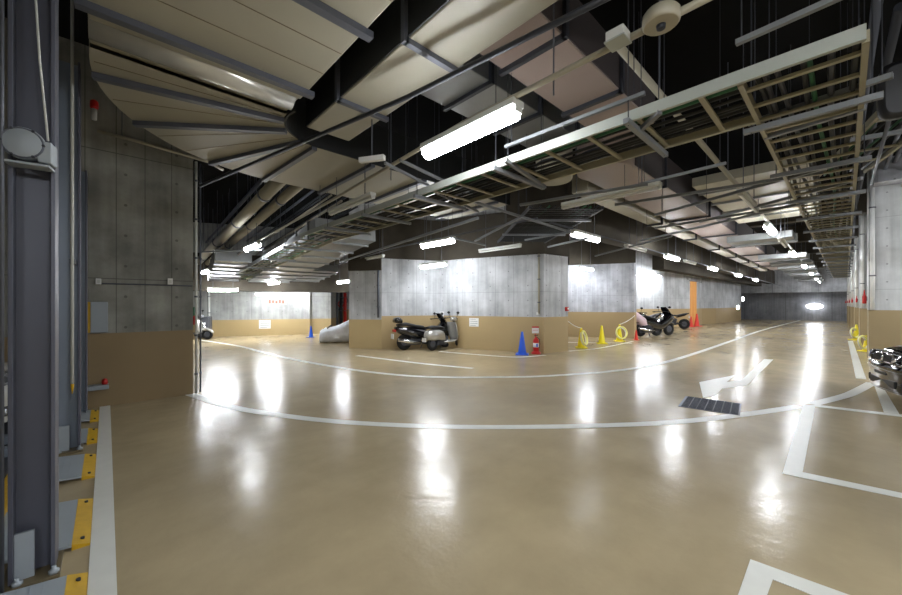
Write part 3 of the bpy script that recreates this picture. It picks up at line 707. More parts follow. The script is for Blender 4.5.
# round junction housing
p = atd(24, 144, 1.9); t = empty('round_junction_housing', p, R(-10), 'round cast grey housing on the nearest machine post', 'junction box'); t.scale = (0.86,)*3
m_ = MB(); m_.lathe([(0.07,0.10),(0.082,0.07),(0.088,0.02),(0.096,0.0),(0.096,-0.015),(0.08,-0.026),(0.0,-0.028)], (0,0,0), 'Y', 28); m_.build('round_housing', 'plate', t)
m_ = MB(); m_.torus((0,-0.02,0), 0.086, 0.006, 'Y', 28, 6); m_.build('rim', 'steel', t)
for k in range(6):
    a_ = k*math.pi/3; m_ = MB(); m_.lathe([(0.008,-0.03),(0.008,-0.015)], (0.088*math.cos(a_),0,0.088*math.sin(a_)), 'Y', 6); m_.build('bolt', 'dsteel', t)
MB().box(0.06,-0.02,-0.10,0.12,0.09,0.03,0.006).build('side_arm','plate',t); MB().box(-0.08,-0.02,-0.125,0.11,0.09,-0.11,0.003).build('shelf_bracket','plate',t)
# ramp plates with worn yellow edges
rn = ['nearest ramp plate, cut by the bottom edge','second ramp plate, beside the nearest post','third ramp plate, between the first two posts','fourth ramp plate, beside the second post','farthest ramp plate, by the concrete pillar']
for (ya, yb), lb in zip(((2.1,2.86),(3.2,3.92),(4.42,5.06),(5.5,6.08),(6.5,7.1)), rn):
    t = empty('ramp_plate', (-0.36, (ya+yb)/2, 0), 0, 'zinc and yellow '+lb, 'ramp plate', 'ramp plates along the white line'); hy = (yb-ya)/2
    m_ = MB(); v = m_.bm
    vs_ = [v.verts.new(q) for q in ((-0.27,-hy,0.085),(0.205,-hy,0.035),(0.205,hy,0.035),(-0.27,hy,0.085),(-0.27,-hy,0.07),(0.205,-hy,0.02),(0.205,hy,0.02),(-0.27,hy,0.07))]
    for f in ((0,1,2,3),(7,6,5,4),(0,4,5,1),(1,5,6,2),(2,6,7,3),(3,7,4,0)): v.faces.new([vs_[i] for i in f])
    for k in range(9): m_.bar((-0.24+0.045*k, -hy+0.02, 0.084-0.0052*k), (-0.24+0.045*k, hy-0.02, 0.084-0.0052*k), 0.008, 0.006)
    m_.build('checker_plate', 'plate', t)
    m_ = MB(); v = m_.bm
    vs_ = [v.verts.new(q) for q in ((0.205,-hy,0.036),(0.285,-hy,0.012),(0.285,hy,0.012),(0.205,hy,0.036),(0.205,-hy,0.0),(0.285,-hy,0.0),(0.285,hy,0.0),(0.205,hy,0.0))]
    for f in ((0,1,2,3),(7,6,5,4),(0,4,5,1),(1,5,6,2),(2,6,7,3),(3,7,4,0)): v.faces.new([vs_[i] for i in f])
    m_.build('yellow_edge', 'ypaint', t)
    m_ = MB()
    for yy in (-hy+0.07, hy-0.07): m_.lathe([(0.010,0.018),(0.010,0.034)], (0.25,yy,0), 'Z', 8)
    m_.build('fixing_bolt', 'dsteel', t)
# pallets
for (ya, yb, lb) in ((1.0,2.9,'nearest'),(3.35,5.25,'middle'),(5.6,7.2,'farthest')):
    t = empty('parking_pallet', (-2.6, (ya+yb)/2, 0), 0, lb+' grey steel car pallet of the parking machine', 'pallet', 'car pallets'); hy = (yb-ya)/2
    MB().box(-2.2,-hy,0.03,2.0,hy,0.12,0.01).build('deck','dsteel',t)
    MB().box(-2.2,-hy,0.12,2.0,-hy+0.12,0.2,0.01).build('side_rail','postl',t); MB().box(-2.2,hy-0.12,0.12,2.0,hy,0.2,0.01).build('side_rail','postl',t)
    MB().box(2.0,-hy+0.2,0.03,2.1,hy-0.2,0.1,0.01).build('yellow_edge','ypaint',t)

# ------------------------------------------------------------------ cones, rings, extinguisher
def make_cone(m, hgt=0.68, r=0.13):
    t = empty('traffic_cone')
    c = MB(); c.lathe([(r,0.03),(r*0.92,0.06),(0.035,hgt-0.03),(0.028,hgt),(0.012,hgt)], n=24); c.build('cone_body', m, t)
    MB().box(-0.19,-0.19,0,0.19,0.19,0.032,0.012).build('base', m, t)
    return t
CS = {}
def cone(p, m, label, group, rz=0.6, s=1.0):
    if m in CS: t = copy_tree(CS[m])
    else: t = CS[m] = make_cone(m)
    t.location = (p[0], p[1], 0); t.rotation_euler = (0,0,rz); t.scale = (s,)*3
    return tag(t, label, 'traffic cone', group)
def off(p, b, s=0): return Vector((p[0]+FW[0]*b+RT[0]*s, p[1]+FW[1]*b+RT[1]*s, 0))
cone(off(at(522.8,355.0),0.1), 'blue', 'blue cone in front of the central block beside the red extinguisher', 'blue cones')
cone(at(311,337.3), 'blue', 'small blue cone at the foot of the lit narrow pillar', 'blue cones', s=0.75)
yc = [at(581.2,347.8), at(601.8,343.6), at(619.4,341.2)]
for p, lb in zip(yc, ('leftmost of the three yellow cones, with a ring','middle plain one of the three yellow cones','rightmost of the three yellow cones, with a ring')): cone(p, 'yellow', lb, 'yellow cones')
RS = [None]
def ring(p, label, rz, z=0.36, s=1.0):
    if RS[0] is None:
        t = empty('cable_ring'); m_ = MB(); m_.torus((0,0,0),0.235,0.03,'X',28,8); m_.build('ring_coil','yhose',t)
        m_ = MB(); m_.torus((0.05,0,-0.02),0.22,0.022,'X',28,8); m_.build('inner_coil','white',t); RS[0] = t
    else: t = copy_tree(RS[0])
    t.location = (p[0],p[1],z*s); t.rotation_euler = (0,R(12),rz); t.scale = (s,)*3
    return tag(t, label, 'ring', 'pale yellow rings hung on the cones')
ring(off(yc[0],-0.15,0.06), 'pale yellow ring hung on the leftmost yellow cone', HEAD+0.9)
ring(off(yc[2],-0.15,0.02), 'pale yellow ring hung on the rightmost yellow cone', HEAD+0.2)
cone(at(636.2,340.0), 'redc', 'red cone at the end of the wall beside the black motorcycles', 'red cones', s=0.6)
cone(at(691,326.8), 'redc', 'left red cone before the orange curtain', 'red cones', s=1.0)
cone(at(696.8,326.2), 'redc', 'right red cone before the orange curtain', 'red cones', s=1.25)
pa, pb = at(866.3,351.5), at(856.3,340)
cone(pa, 'yellow', 'yellow cone at the foot of the nearest right pillar', 'yellow cones on the right', s=0.75)
ring(pa+Vector((-0.2,0.05,0)), 'pale ring hung on the yellow cone by the nearest right pillar', R(62), s=0.85)
cone(pb, 'yellow', 'yellow cone at the foot of the second right pillar', 'yellow cones on the right', s=0.95)
ring(pb+Vector((-0.2,0.05,0)), 'pale ring hung on the yellow cone by the second right pillar', R(62), s=0.85)
# chains
def chain(pts, label):
    o0 = Vector(pts[0]); t = empty('plastic_chain', o0, 0, label, 'chain')
    m_ = MB(); P = [Vector(p)-o0 for p in pts]; k = 0
    for a, b in zip(P, P[1:]):
        n = max(2, int((b-a).length/0.07))
        for i in range(n):
            c = a+(b-a)*((i+0.5)/n); k += 1
            q = (b-a).normalized()*0.045; m_.tube([c-q, c+q], 0.012, 5)
    m_.build('chain_links','white',t)
def sag(a, b, s_, n=8):
    a, b = Vector(a), Vector(b); return [a+(b-a)*(i/n)-Vector((0,0,4*s_*(i/n)*(1-i/n))) for i in range(n+1)]
y1_, y3_ = yc[0]+Vector((0,0,0.68)), yc[2]+Vector((0,0,0.68))
P6v = Vector((P6[0]+0.02, P6[1]+0.05, 0.98)); W2v = Vector((w1[0]-0.02, w1[1]-0.04, 1.0))
chain(sag(P6v, y1_, 0.05), 'white chain from the central block to the leftmost yellow cone')
chain(sag(y3_, W2v, 0.05), 'white chain from the rightmost yellow cone to the wall end')
# fire extinguisher on its stand
p = off(at(536.4,354.0),0.05); t = empty('fire_extinguisher', (p.x,p.y,0), HEAD-R(90), 'red fire extinguisher on a round stand with a sign plate', 'fire extinguisher')
m_ = MB(); m_.lathe([(0.14,0.0),(0.14,0.05),(0.10,0.07),(0.09,0.09)]); m_.build('stand_base','red',t)
m_ = MB(); m_.lathe([(0.075,0.09),(0.085,0.11),(0.085,0.40),(0.06,0.46),(0.025,0.48),(0.022,0.52)]); m_.build('cylinder_body','red',t)
m_ = MB(); m_.lathe([(0.0865,0.2),(0.0865,0.33)]); m_.build('label_band','white',t)
MB().box(-0.012,-0.09,0.22,0.03,-0.086,0.31).build('blue_mark','blue',t)
m_ = MB(); m_.tube([(0,0,0.5),(-0.05,-0.01,0.55),(0.06,-0.01,0.56)],0.012,6); m_.build('handle','blackp',t)
m_ = MB(); m_.tube([(0.02,-0.02,0.5),(0.09,-0.05,0.45),(0.1,-0.06,0.3),(0.09,-0.05,0.18)],0.01,6); m_.build('hose','blackp',t)
MB().tube([(0,0.1,0.05),(0,0.1,0.8)],0.012,8).build('stand_pole','red',t)
MB().box(-0.105,0.075,0.61,0.105,0.088,0.82,0.005).build('sign_plate','white',t)
MB().box(-0.105,0.070,0.775,0.105,0.078,0.82).build('red_heading','red',t)
MB().box(-0.08,0.070,0.70,0.08,0.0765,0.71).build('text_line','red',t)

# ------------------------------------------------------------------ motorcycles
def wheel(t, x, r, w, rimm='tyreg', y=0):
    m_ = MB(); m_.torus((x,y,r), r-w*0.55, w*0.55, 'Y', 26, 10); o = m_.build('wheel','rubber',t)
    m_ = MB(); m_.torus((x,y,r), r-w*1.15, w*0.28, 'Y', 26, 6)
    m_.lathe([(0.04,-w*0.5),(0.045,w*0.5)],(x,y,r),'Y',12)
    for k in range(5):
        a = k*2*math.pi/5; m_.bar((x,y,r),(x+(r-w*1.1)*math.cos(a),y,r+(r-w*1.1)*math.sin(a)),0.03,0.03)
    m_.build('rim',rimm,o)
    m_ = MB(); m_.lathe([(r*0.45,-w*0.45),(r*0.45,-w*0.4)],(x,y,r),'Y',18); m_.build('brake_disc','steel',o)
def bars(t, x, z, hw, m='blackp', sweep=-0.08):
    MB().tube([(x+sweep,-hw,z),(x,-hw*0.4,z+0.02),(x,hw*0.4,z+0.02),(x+sweep,hw,z)],0.014,8).build('handlebar',m,t)
    for s_ in (-1,1):
        MB().tube([(x+sweep,s_*hw,z),(x+sweep*1.6,s_*(hw+0.1),z-0.005)],0.02,8).build('grip','blackp',t)
        m_ = MB(); m_.tube([(x,s_*hw*0.7,z),(x+0.03,s_*(hw*0.85),z+0.16)],0.007,6)
        m_.loft([(x+0.0,s_*hw*0.9,z+0.19,0.05,0.03),(x+0.02,s_*hw*0.9,z+0.19,0.065,0.045),(x+0.05,s_*hw*0.9,z+0.19,0.05,0.03)],12,2); m_.build('mirror','blackp',t)
def classic(label, loc, rz, body='silver'):
    t = empty('motor_scooter', loc, rz, label, 'scooter')
    wheel(t,-0.6,0.22,0.1); wheel(t,0.62,0.22,0.1)
    MB().loft([(-0.92,0,0.5,0.05,0.05),(-0.85,0,0.5,0.15,0.14),(-0.65,0,0.5,0.22,0.19),(-0.4,0,0.5,0.21,0.19),(-0.2,0,0.45,0.15,0.2),(-0.12,0,0.36,0.12,0.12)],16).build('rear_body',body,t)
    MB().loft([(-0.2,0,0.26,0.16,0.04),(0.2,0,0.26,0.17,0.04),(0.34,0,0.3,0.15,0.05)],12).build('footboard',body,t)
    m_ = MB(); 
    for k in range(1): m_.loft([(-0.02,0,0,0.30,0.0)],8) if False else None
    m_ = MB(); rows = []
    for k in range(7):
        z = 0.28+0.62*k/6; w = 0.17+0.07*math.sin(k/6*2.6); x = 0.32+0.0*k+0.10*(1-k/6)-0.10*k/6*0.3
        rows.append((x,z,w))
    R_ = []
    for dx in (0.0,0.035):
        R_.append([[m_.bm.verts.new((x+dx-abs(c)**2*0.09, c*w, z)) for c in (-1,-0.5,0,0.5,1)] for (x,z,w) in rows])
    for q in R_:
        for a,b in zip(q,q[1:]):
            for i in range(4): m_.bm.faces.new((a[i],a[i+1],b[i+1],b[i])).smooth = True
    for k in range(6):
        for i in (0,4): m_.bm.faces.new((R_[0][k][i],R_[0][k+1][i],R_[1][k+1][i],R_[1][k][i]))
    for k in (0,6):
        for i in range(4): m_.bm.faces.new((R_[0][k][i],R_[0][k][i+1],R_[1][k][i+1],R_[1][k][i]))
    m_.build('leg_shield',body,t)
    MB().loft([(0.40,0,0.36,0.05,0.05),(0.5,0,0.42,0.1,0.07),(0.64,0,0.44,0.11,0.06),(0.8,0,0.36,0.09,0.06),(0.86,0,0.28,0.03,0.04)],14).build('front_fender',body,t)
    MB().tube([(0.62,0.06,0.22),(0.48,0.05,0.5),(0.33,0.0,0.92)],0.025,8).build('fork','chrome',t)
    MB().loft([(-0.85,0,0.74,0.08,0.03),(-0.6,0,0.75,0.15,0.06),(-0.3,0,0.73,0.14,0.06),(-0.14,0,0.7,0.08,0.04)],14).build('seat','blackp',t)
    MB().loft([(0.2,0,0.98,0.06,0.05),(0.3,0,1.0,0.11,0.08),(0.38,0,0.99,0.1,0.08),(0.42,0,0.98,0.08,0.07)],14,2).build('headlight_shell',body,t)
    MB().loft([(0.42,0,0.98,0.075,0.065),(0.435,0,0.98,0.05,0.04)],14,2).build('headlight','lens',t)
    bars(t,0.28,1.02,0.26,'chrome')
    m_ = MB(); m_.tube([(-0.3,0.17,0.2),(-0.6,0.2,0.22),(-0.85,0.2,0.26)],[0.03,0.05,0.045],10); m_.build('exhaust','blackp',t)
    MB().box(-0.5,-0.14,0.16,-0.1,0.14,0.32,0.03).build('engine_case','dsteel',t)
    MB().box(-0.95,-0.1,0.3,-0.935,0.1,0.42).build('number_plate','white',t)
    m_ = MB(); m_.tube([(-0.1,0.1,0.2),(-0.14,0.17,0.01)],0.012,6); m_.build('stand','steel',t)
    return t
def maxi(label, loc, rz, body='black', box=True):
    t = empty('motor_scooter', loc, rz, label, 'scooter')
    wheel(t,-0.75,0.26,0.14); wheel(t,0.78,0.27,0.12)
    MB().loft([(-1.08,0,0.72,0.06,0.05),(-0.95,0,0.66,0.16,0.12),(-0.6,0,0.58,0.21,0.17),(-0.2,0,0.5,0.22,0.2),(0.15,0,0.42,0.2,0.17),(0.4,0,0.5,0.22,0.2),(0.62,0,0.66,0.22,0.24),(0.82,0,0.72,0.17,0.18),(0.98,0,0.66,0.06,0.06)],18).build('fairing',body,t)
    MB().loft([(-1.0,0,0.82,0.1,0.04),(-0.7,0,0.84,0.17,0.06),(-0.35,0,0.76,0.16,0.06),(-0.1,0,0.72,0.14,0.06),(0.05,0,0.66,0.08,0.03)],14).build('seat','blackp',t)
    m_ = MB(); rows = [(0.86,0.82,0.17),(0.78,0.95,0.19),(0.68,1.08,0.17),(0.60,1.18,0.12)]
    vv = [[m_.bm.verts.new((x-abs(c)**2*0.12, c*w, z)) for c in (-1,-0.5,0,0.5,1)] for (x,z,w) in rows]
    v2 = [[m_.bm.verts.new((x-abs(c)**2*0.12-0.008, c*w, z)) for c in (-1,-0.5,0,0.5,1)] for (x,z,w) in rows]
    for q in (vv,v2):
        for a,b in zip(q,q[1:]):
            for i in range(4): m_.bm.faces.new((a[i],a[i+1],b[i+1],b[i])).smooth = True
    m_.build('windshield','glass',t)
    MB().loft([(0.5,0.08,0.4,0.05,0.06),(0.66,0,0.5,0.11,0.07),(0.8,0,0.54,0.11,0.06),(0.98,0,0.48,0.1,0.05),(1.05,0,0.4,0.03,0.04)],14).build('front_fender',body,t)
    MB().tube([(0.78,0.07,0.27),(0.6,0.06,0.7)],0.025,8).build('fork','chrome',t)
    bars(t,0.48,0.98,0.3)
    m_ = MB(); m_.loft([(0.93,0.09,0.74,0.05,0.04),(0.98,0.09,0.72,0.03,0.03)],10,2); m_.loft([(0.93,-0.09,0.74,0.05,0.04),(0.98,-0.09,0.72,0.03,0.03)],10,2); m_.build('headlight','lens',t)
    if box:
        MB().loft([(-1.12,0,0.95,0.09,0.04),(-1.08,0,0.97,0.15,0.08),(-0.95,0,0.98,0.15,0.1),(-0.86,0,0.95,0.13,0.07)],16,3.2).build('top_case',body,t)
    m_ = MB(); m_.tube([(-0.2,-0.2,0.24),(-0.6,-0.23,0.27),(-1.05,-0.24,0.36)],[0.03,0.06,0.055],12); m_.build('exhaust','chrome',t)
    MB().box(-1.12,-0.12,0.60,-1.085,0.12,0.68,0.01).build('tail_lamp','red',t)
    MB().box(-1.17,-0.11,0.38,-1.15,0.11,0.54).build('number_plate','white',t)
    MB().box(-0.75,-0.16,0.16,-0.2,0.16,0.36,0.04).build('engine_case','tyreg',t)
    m_ = MB(); m_.tube([(0.0,0.12,0.22),(-0.06,0.22,0.01)],0.013,6); m_.build('stand','steel',t)
    return t
def naked(label, loc, rz, body='black', fair=None):
    t = empty('motorcycle', loc, rz, label, 'motorcycle')
    wheel(t,-0.7,0.31,0.15); wheel(t,0.72,0.31,0.12)
    MB().loft([(-0.12,0,0.8,0.08,0.06),(0.05,0,0.86,0.16,0.1),(0.28,0,0.88,0.17,0.12),(0.42,0,0.84,0.1,0.08)],16).build('fuel_tank',body,t)
    MB().loft([(-0.85,0,0.95,0.05,0.03),(-0.6,0,0.88,0.11,0.05),(-0.3,0,0.8,0.14,0.05),(-0.1,0,0.82,0.12,0.05)],14).build('seat','blackp',t)
    MB().loft([(-0.95,0,0.95,0.03,0.03),(-0.7,0,0.84,0.1,0.06),(-0.3,0,0.74,0.12,0.07)],12).build('tail_cowl',body,t)
    m_ = MB(); m_.box(-0.25,-0.2,0.25,0.25,0.2,0.6,0.05)
    for k in range(5): m_.box(-0.02,-0.18,0.58+0.03*k,0.26,0.18,0.592+0.03*k)
    m_.build('engine','dsteel',t)
    m_ = MB(); m_.tube([(0.42,0.0,0.85),(0.0,0.0,0.68),(-0.3,0,0.6),(-0.35,0,0.34)],0.03,8); m_.tube([(-0.3,0.1,0.36),(-0.7,0.1,0.31)],0.028,8); m_.tube([(-0.3,-0.1,0.36),(-0.7,-0.1,0.31)],0.028,8); m_.build('frame','dsteel',t)
    for s_ in (-1,1): MB().tube([(0.72,s_*0.09,0.31),(0.45,s_*0.09,0.96)],0.024,8).build('fork','chrome',t)
    MB().loft([(0.46,0,0.66,0.05,0.02),(0.6,0,0.68,0.08,0.02),(0.85,0,0.63,0.08,0.02),(0.98,0,0.5,0.06,0.02)],10).build('front_fender',body,t)
    MB().loft([(0.45,0,0.9,0.07,0.07),(0.55,0,0.9,0.1,0.1),(0.6,0,0.9,0.09,0.09)],14,2).build('headlight','lens',t)
    if fair: MB().loft([(-0.05,0,0.55,0.2,0.16),(0.2,0,0.62,0.24,0.26),(0.5,0,0.85,0.2,0.2),(0.68,0,0.95,0.12,0.12),(0.78,0,0.9,0.05,0.05)],16).build('fairing',fair,t)
    bars(t,0.4,1.0,0.3)
    m_ = MB(); m_.tube([(0.2,-0.15,0.3),(-0.2,-0.2,0.24),(-0.85,-0.22,0.42)],[0.025,0.035,0.05],10); m_.build('exhaust','chrome',t)
    MB().box(-0.98,-0.09,0.66,-0.965,0.09,0.8).build('number_plate','white',t)
    m_ = MB(); m_.tube([(0.0,0.12,0.3),(-0.06,0.26,0.01)],0.013,6); m_.build('stand','steel',t)
    return t
HR = HEAD-R(90)     # heading pointing to image right
def bike(fn, u, v, rz, lb, sc=1.0, **k):
    p = at(u, v); b_ = fn(lb, (p.x, p.y, 0), rz, **k); b_.scale = (sc,)*3; return b_
bike(maxi, 425, 348.6, HR+R(30), 'big black touring scooter with a top case against the tan wall')
bike(classic, 446.5, 349.0, HR+R(42), 'silver classic scooter with a curved leg shield beside the black one')
bike(naked, 644, 336.4, HR+R(200), 'black motorcycle with pale pink fairing half hidden by the wall end', fair='pink', sc=1.1)
bike(maxi, 654.5, 336.0, HR+R(20), 'black maxi scooter nearest in the right motorcycle bay', box=False, sc=1.15)
bike(naked, 671, 329.0, HR+R(165), 'black naked motorcycle closest to the orange curtain', sc=1.0)
# covered motorcycle
p = at(342, 342.0); t = empty('covered_motorcycle', (p.x,p.y,0), HR+R(15), 'motorcycle under a crumpled silver grey cover by the pipe recess', 'motorcycle')
m_ = MB(); secs = [(-0.98,0.2,0.22,0.2),(-0.93,0.27,0.32,0.27),(-0.75,0.31,0.36,0.31),(-0.4,0.33,0.36,0.33),(-0.1,0.40,0.36,0.40),(0.2,0.47,0.36,0.47),(0.5,0.55,0.34,0.55),(0.8,0.5,0.28,0.50),(0.95,0.36,0.18,0.36)]
S2 = []
for a, b in zip(secs, secs[1:]):
    for k in range(4): S2.append(tuple(a[i]+(b[i]-a[i])*k/4 for i in range(4)))
S2.append(secs[-1]); m_.loft([(x,0,z,w,h) for (x,z,w,h) in S2], 36, 2.3)
for v in m_.bm.verts:
    n_ = noise.noise(v.co*4.0)*0.10 + (0.5-abs(noise.noise(v.co*7.0)))*0.10 + noise.noise(v.co*13.0)*0.05
    v.co += Vector((n_*0.5, v.co.y*n_*3.2, n_*(0.75 if v.co.z > 0.1 else 0)))
    v.co.z = max(0.012, v.co.z)
m_.build('cover_sheet','cover',t); t.scale = (0.86,0.86,0.86)
bb = MB(); bb.tube([(-0.62,-0.3,0.66),(-0.5,-0.05,0.76),(-0.45,0.2,0.74)],0.03,8); bb.build('exposed_handlebar','blackp',t)

# ------------------------------------------------------------------ cars
def make_car(label, loc, rz, paint, nose='round'):
    t = empty('car', loc, rz, label, 'car')
    # x, z bottom, z shoulder, z top, half width, half top width
    st = [(2.24,0.36,0.50,0.56,0.50,0.42),(2.20,0.28,0.52,0.62,0.64,0.55),(2.08,0.24,0.60,0.71,0.80,0.68),(1.85,0.22,0.66,0.78,0.865,0.72),(1.4,0.22,0.72,0.86,0.88,0.72),(0.95,0.22,0.80,0.93,0.88,0.72),
          (0.55,0.22,0.86,1.16,0.88,0.62),(0.15,0.22,0.88,1.34,0.88,0.56),(-0.4,0.22,0.9,1.37,0.88,0.56),(-0.95,0.22,0.92,1.30,0.88,0.55),(-1.35,0.24,0.93,1.10,0.87,0.62),(-1.7,0.26,0.92,1.0,0.86,0.68),(-2.1,0.3,0.84,0.96,0.80,0.66),(-2.2,0.36,0.7,0.86,0.66,0.6)]
    m_ = MB(); rings = []
    for (x,zb,zs,zt,w,wt) in st:
        half = [(0,zb),(w*0.88,zb),(w*0.98,zb+0.1),(w,(zb+zs)/2),(w*0.97,zs),(wt,zt-0.02),(wt*0.55,zt+0.01),(0,zt+0.025)]
        ring = half + [(-y,z) for (y,z) in half[-2:0:-1]]
        rings.append([m_.bm.verts.new((x,y,z)) for (y,z) in ring])
    n = len(rings[0])
    for a,b in zip(rings,rings[1:]):
        for i in range(n): m_.bm.faces.new((a[i],a[(i+1)%n],b[(i+1)%n],b[i])).smooth = True
    m_.bm.faces.new(rings[0]); m_.bm.faces.new(rings[-1][::-1])
    o = m_.build('car_body',paint,t); md = o.modifiers.new('s','SUBSURF'); md.levels = md.render_levels = 2
    # glass house
    m_ = MB(); gs = [(1.02,0.90,0.945,0.70,0.66),(0.55,0.93,1.17,0.80,0.635),(0.15,0.95,1.335,0.80,0.60),(-0.4,0.97,1.36,0.80,0.60),(-0.95,0.98,1.295,0.80,0.59),(-1.4,0.97,1.09,0.78,0.6)]
    gr = []
    for (x,z0,z1,w0_,w1_) in gs: gr.append([m_.bm.verts.new(q) for q in ((x,w0_+0.02,z0),(x,w1_+0.0,z1-0.05),(x,-w1_,z1-0.05),(x,-w0_-0.02,z0))])
    for a,b in zip(gr,gr[1:]):
        for i in range(3): m_.bm.faces.new((a[i],a[i+1],b[i+1],b[i]))
    m_.build('window_glass','glass',t)
    # bumper
    m_ = MB(); prof = [(2.31,0.0),(2.305,0.2),(2.285,0.4),(2.24,0.56),(2.16,0.69),(2.05,0.79),(1.9,0.86),(1.7,0.895)]
    full = [(x,-y) for (x,y) in prof[::-1]] + prof[1:]
    lv = [(0.15,-0.05),(0.17,-0.01),(0.20,0.0),(0.30,-0.01),(0.40,0.0),(0.46,0.02),(0.52,0.01),(0.56,-0.03),(0.57,-0.08)]
    g_ = [[m_.bm.verts.new((x+dx, y*(1+dx*0.4), z)) for (x,y) in full] for (z,dx) in lv]
    gi = [m_.bm.verts.new((x-0.12, y*0.9, 0.17)) for (x,y) in full]; gt = [m_.bm.verts.new((x-0.12, y*0.9, 0.53)) for (x,y) in full]
    for a,b in zip([gi]+g_,g_+[gt]):
        for i in range(len(full)-1): m_.bm.faces.new((a[i],a[i+1],b[i+1],b[i])).smooth = True
    m_.build('front_bumper',paint,t)
    MB().box(2.2,-0.36,0.23,2.30,0.36,0.33,0.015).build('lower_intake','blackp',t)
    for s_ in (-1,1):
        f = MB(); f.box(-0.035,-0.13,-0.055,0.035,0.13,0.055,0.02); o = f.build('fog_recess','blackp',t); o.location = (2.20,s_*0.57,0.285); o.rotation_euler = (0,0,s_*R(22))
        q = MB(); q.lathe([(0.0,0.045),(0.03,0.043),(0.045,0.03),(0.045,0.0)],(0,0,0),'X',16); q.build('fog_lamp','lens',o)
        hl = MB(); hl.loft([(-0.1,0,0,0.22,0.075),(0.02,0,0,0.215,0.075),(0.055,0,0,0.19,0.06),(0.065,0,0,0.12,0.035)],18,3.0); o = hl.build('headlight','glass',t); o.location = (2.135,s_*0.60,0.595); o.rotation_euler = (0,R(-12),s_*R(26))
        for yy in (-0.1,0.09):
            q = MB(); q.torus((0.066,yy,0),0.052,0.010,'X',18,6); q.lathe([(0.03,0.06),(0.045,0.064)],(0,yy,0),'X',16); q.build('lamp_ring','lens',o)
        k_ = MB(); k_.loft([(-0.05,0,0,0.135,0.07),(0.03,0,0,0.135,0.07),(0.045,0,0,0.12,0.055)],18,3.2); o = k_.build('kidney_grille','chrome',t); o.location = (2.245,s_*0.15,0.60); o.rotation_euler = (0,R(-10),0)
        q = MB()
        for j in range(7): q.box(0.044,-0.10+0.033*j-0.008,-0.045,0.05,-0.10+0.033*j+0.008,0.045)
        q.build('grille_slats','blackp',o)
        mr = MB(); mr.loft([(-0.06,0,0,0.09,0.05),(0.03,0,0,0.1,0.065),(0.09,0,0,0.06,0.035)],14); o = mr.build('door_mirror',paint,t); o.location = (0.72,s_*0.98,0.95)
        for x_ in (1.38,-1.32):
            w_ = MB(); w_.torus((x_,s_*0.80,0.315),0.235,0.085,'Y',28,10,1.15); o = w_.build('wheel','rubber',t)
            w_ = MB(); w_.lathe([(0.19,-0.06),(0.2,0.0),(0.19,0.06)],(x_,s_*0.80,0.315),'Y',20); w_.build('rim','tyreg',o)
        hl = MB(); hl.box(-0.02,-0.2,-0.06,0.02,0.2,0.06,0.015); o = hl.build('tail_lamp','red',t); o.location = (-2.19,s_*0.52,0.72)
    MB().box(2.28,-0.17,0.38,2.315,0.17,0.46,0.006).build('plate_holder','blackp',t)
    return t
# black car nose at the right edge: nose corner seen at the left, body out of the frame
ang = R(105.4); nc = Vector((8.72,-0.46,0)); hd = Vector((math.cos(ang),math.sin(ang),0))
cpos = nc - hd*2.46
make_car('glossy black car with round headlights parked at the right edge', cpos, ang, 'black').scale = (1.08,1.08,1.12)
make_car('white car on a pallet behind the nearest machine post', (-2.98,6.4,0.12), 0, 'wcar')

# ------------------------------------------------------------------ floor grate
c4 = [Vector((*g(u,v),0)) for (u,v) in ((678,405.8),(690.2,397.4),(743.6,404.5),(735.2,414.8))]
gc = sum(c4, Vector())/4; dx_ = ((c4[2]-c4[1])+(c4[3]-c4[0]))/2; dy_ = ((c4[1]-c4[0])+(c4[2]-c4[3]))/2
ga = math.atan2(dx_.y,dx_.x); Lx, Ly = dx_.length, dy_.length
t = empty('drain_grate', (gc.x,gc.y,0), ga, 'dark steel drain grate set in the floor by the white arrow', 'drain grate')
MB().box(-Lx/2-0.03,-Ly/2-0.03,0.001,Lx/2+0.012,Ly/2+0.012,0.006).build('frame','steel',t)
for k in range(7):
    xa = -Lx/2+Lx*k/7+0.003; xb = -Lx/2+Lx*(k+1)/7-0.003; m_ = MB(); m_.box(xa,-Ly/2,0.006,xb,Ly/2,0.010)
    for j in range(14): yy = -Ly/2+Ly*(j+0.5)/14; m_.box(xa+0.004,yy-0.006,0.010,xb-0.004,yy+0.006,0.015)
    m_.build('grate_panel','grate',t)

# ------------------------------------------------------------------ fittings on the walls
def onwall(A, B, u, v):
    """point of the vertical wall plane through floor points A,B seen at u,v"""
    a = (u-CX)/F; d = Vector((FW[0]+a*RT[0], FW[1]+a*RT[1])); A = Vector(A); w = Vector(B)-A
    # A + w*s = d*t
    det = d.x*(-w.y)-(-w.x)*d.y; tt = (A.x*(-w.y)-(-w.x)*A.y)/det
    return Vector((d.x*tt, d.y*tt, H+tt*(CY-v)/F)), math.atan2(w.y, w.x), tt
def panel(A, B, u, v, wpx, hpx, th, m, name, label, cat, fn=None, gap=0.0):
    p, ang_, tt = onwall(A, B, u, v)
    al = abs(math.cos(ang_)*RT[0]+math.sin(ang_)*RT[1]); bw = wpx*tt/F/max(0.3, al); bh = hpx*tt/F
    t = empty(name, p, ang_, label, cat)
    s_ = -1 if (Vector((-math.sin(ang_), math.cos(ang_))).dot(Vector((p.x,p.y))) > 0) else 1
    m_ = MB(); y0_, y1_2 = sorted((s_*(0.004+gap), s_*(0.004+gap+th))); m_.box(-bw/2,y0_,-bh/2,bw/2,y1_2,bh/2,min(0.004,th/3)); m_.build('sheet' if th < 0.03 else 'body', m, t)
    if fn: fn(t, bw, bh, s_*(0.004+gap+th), s_)
    return t
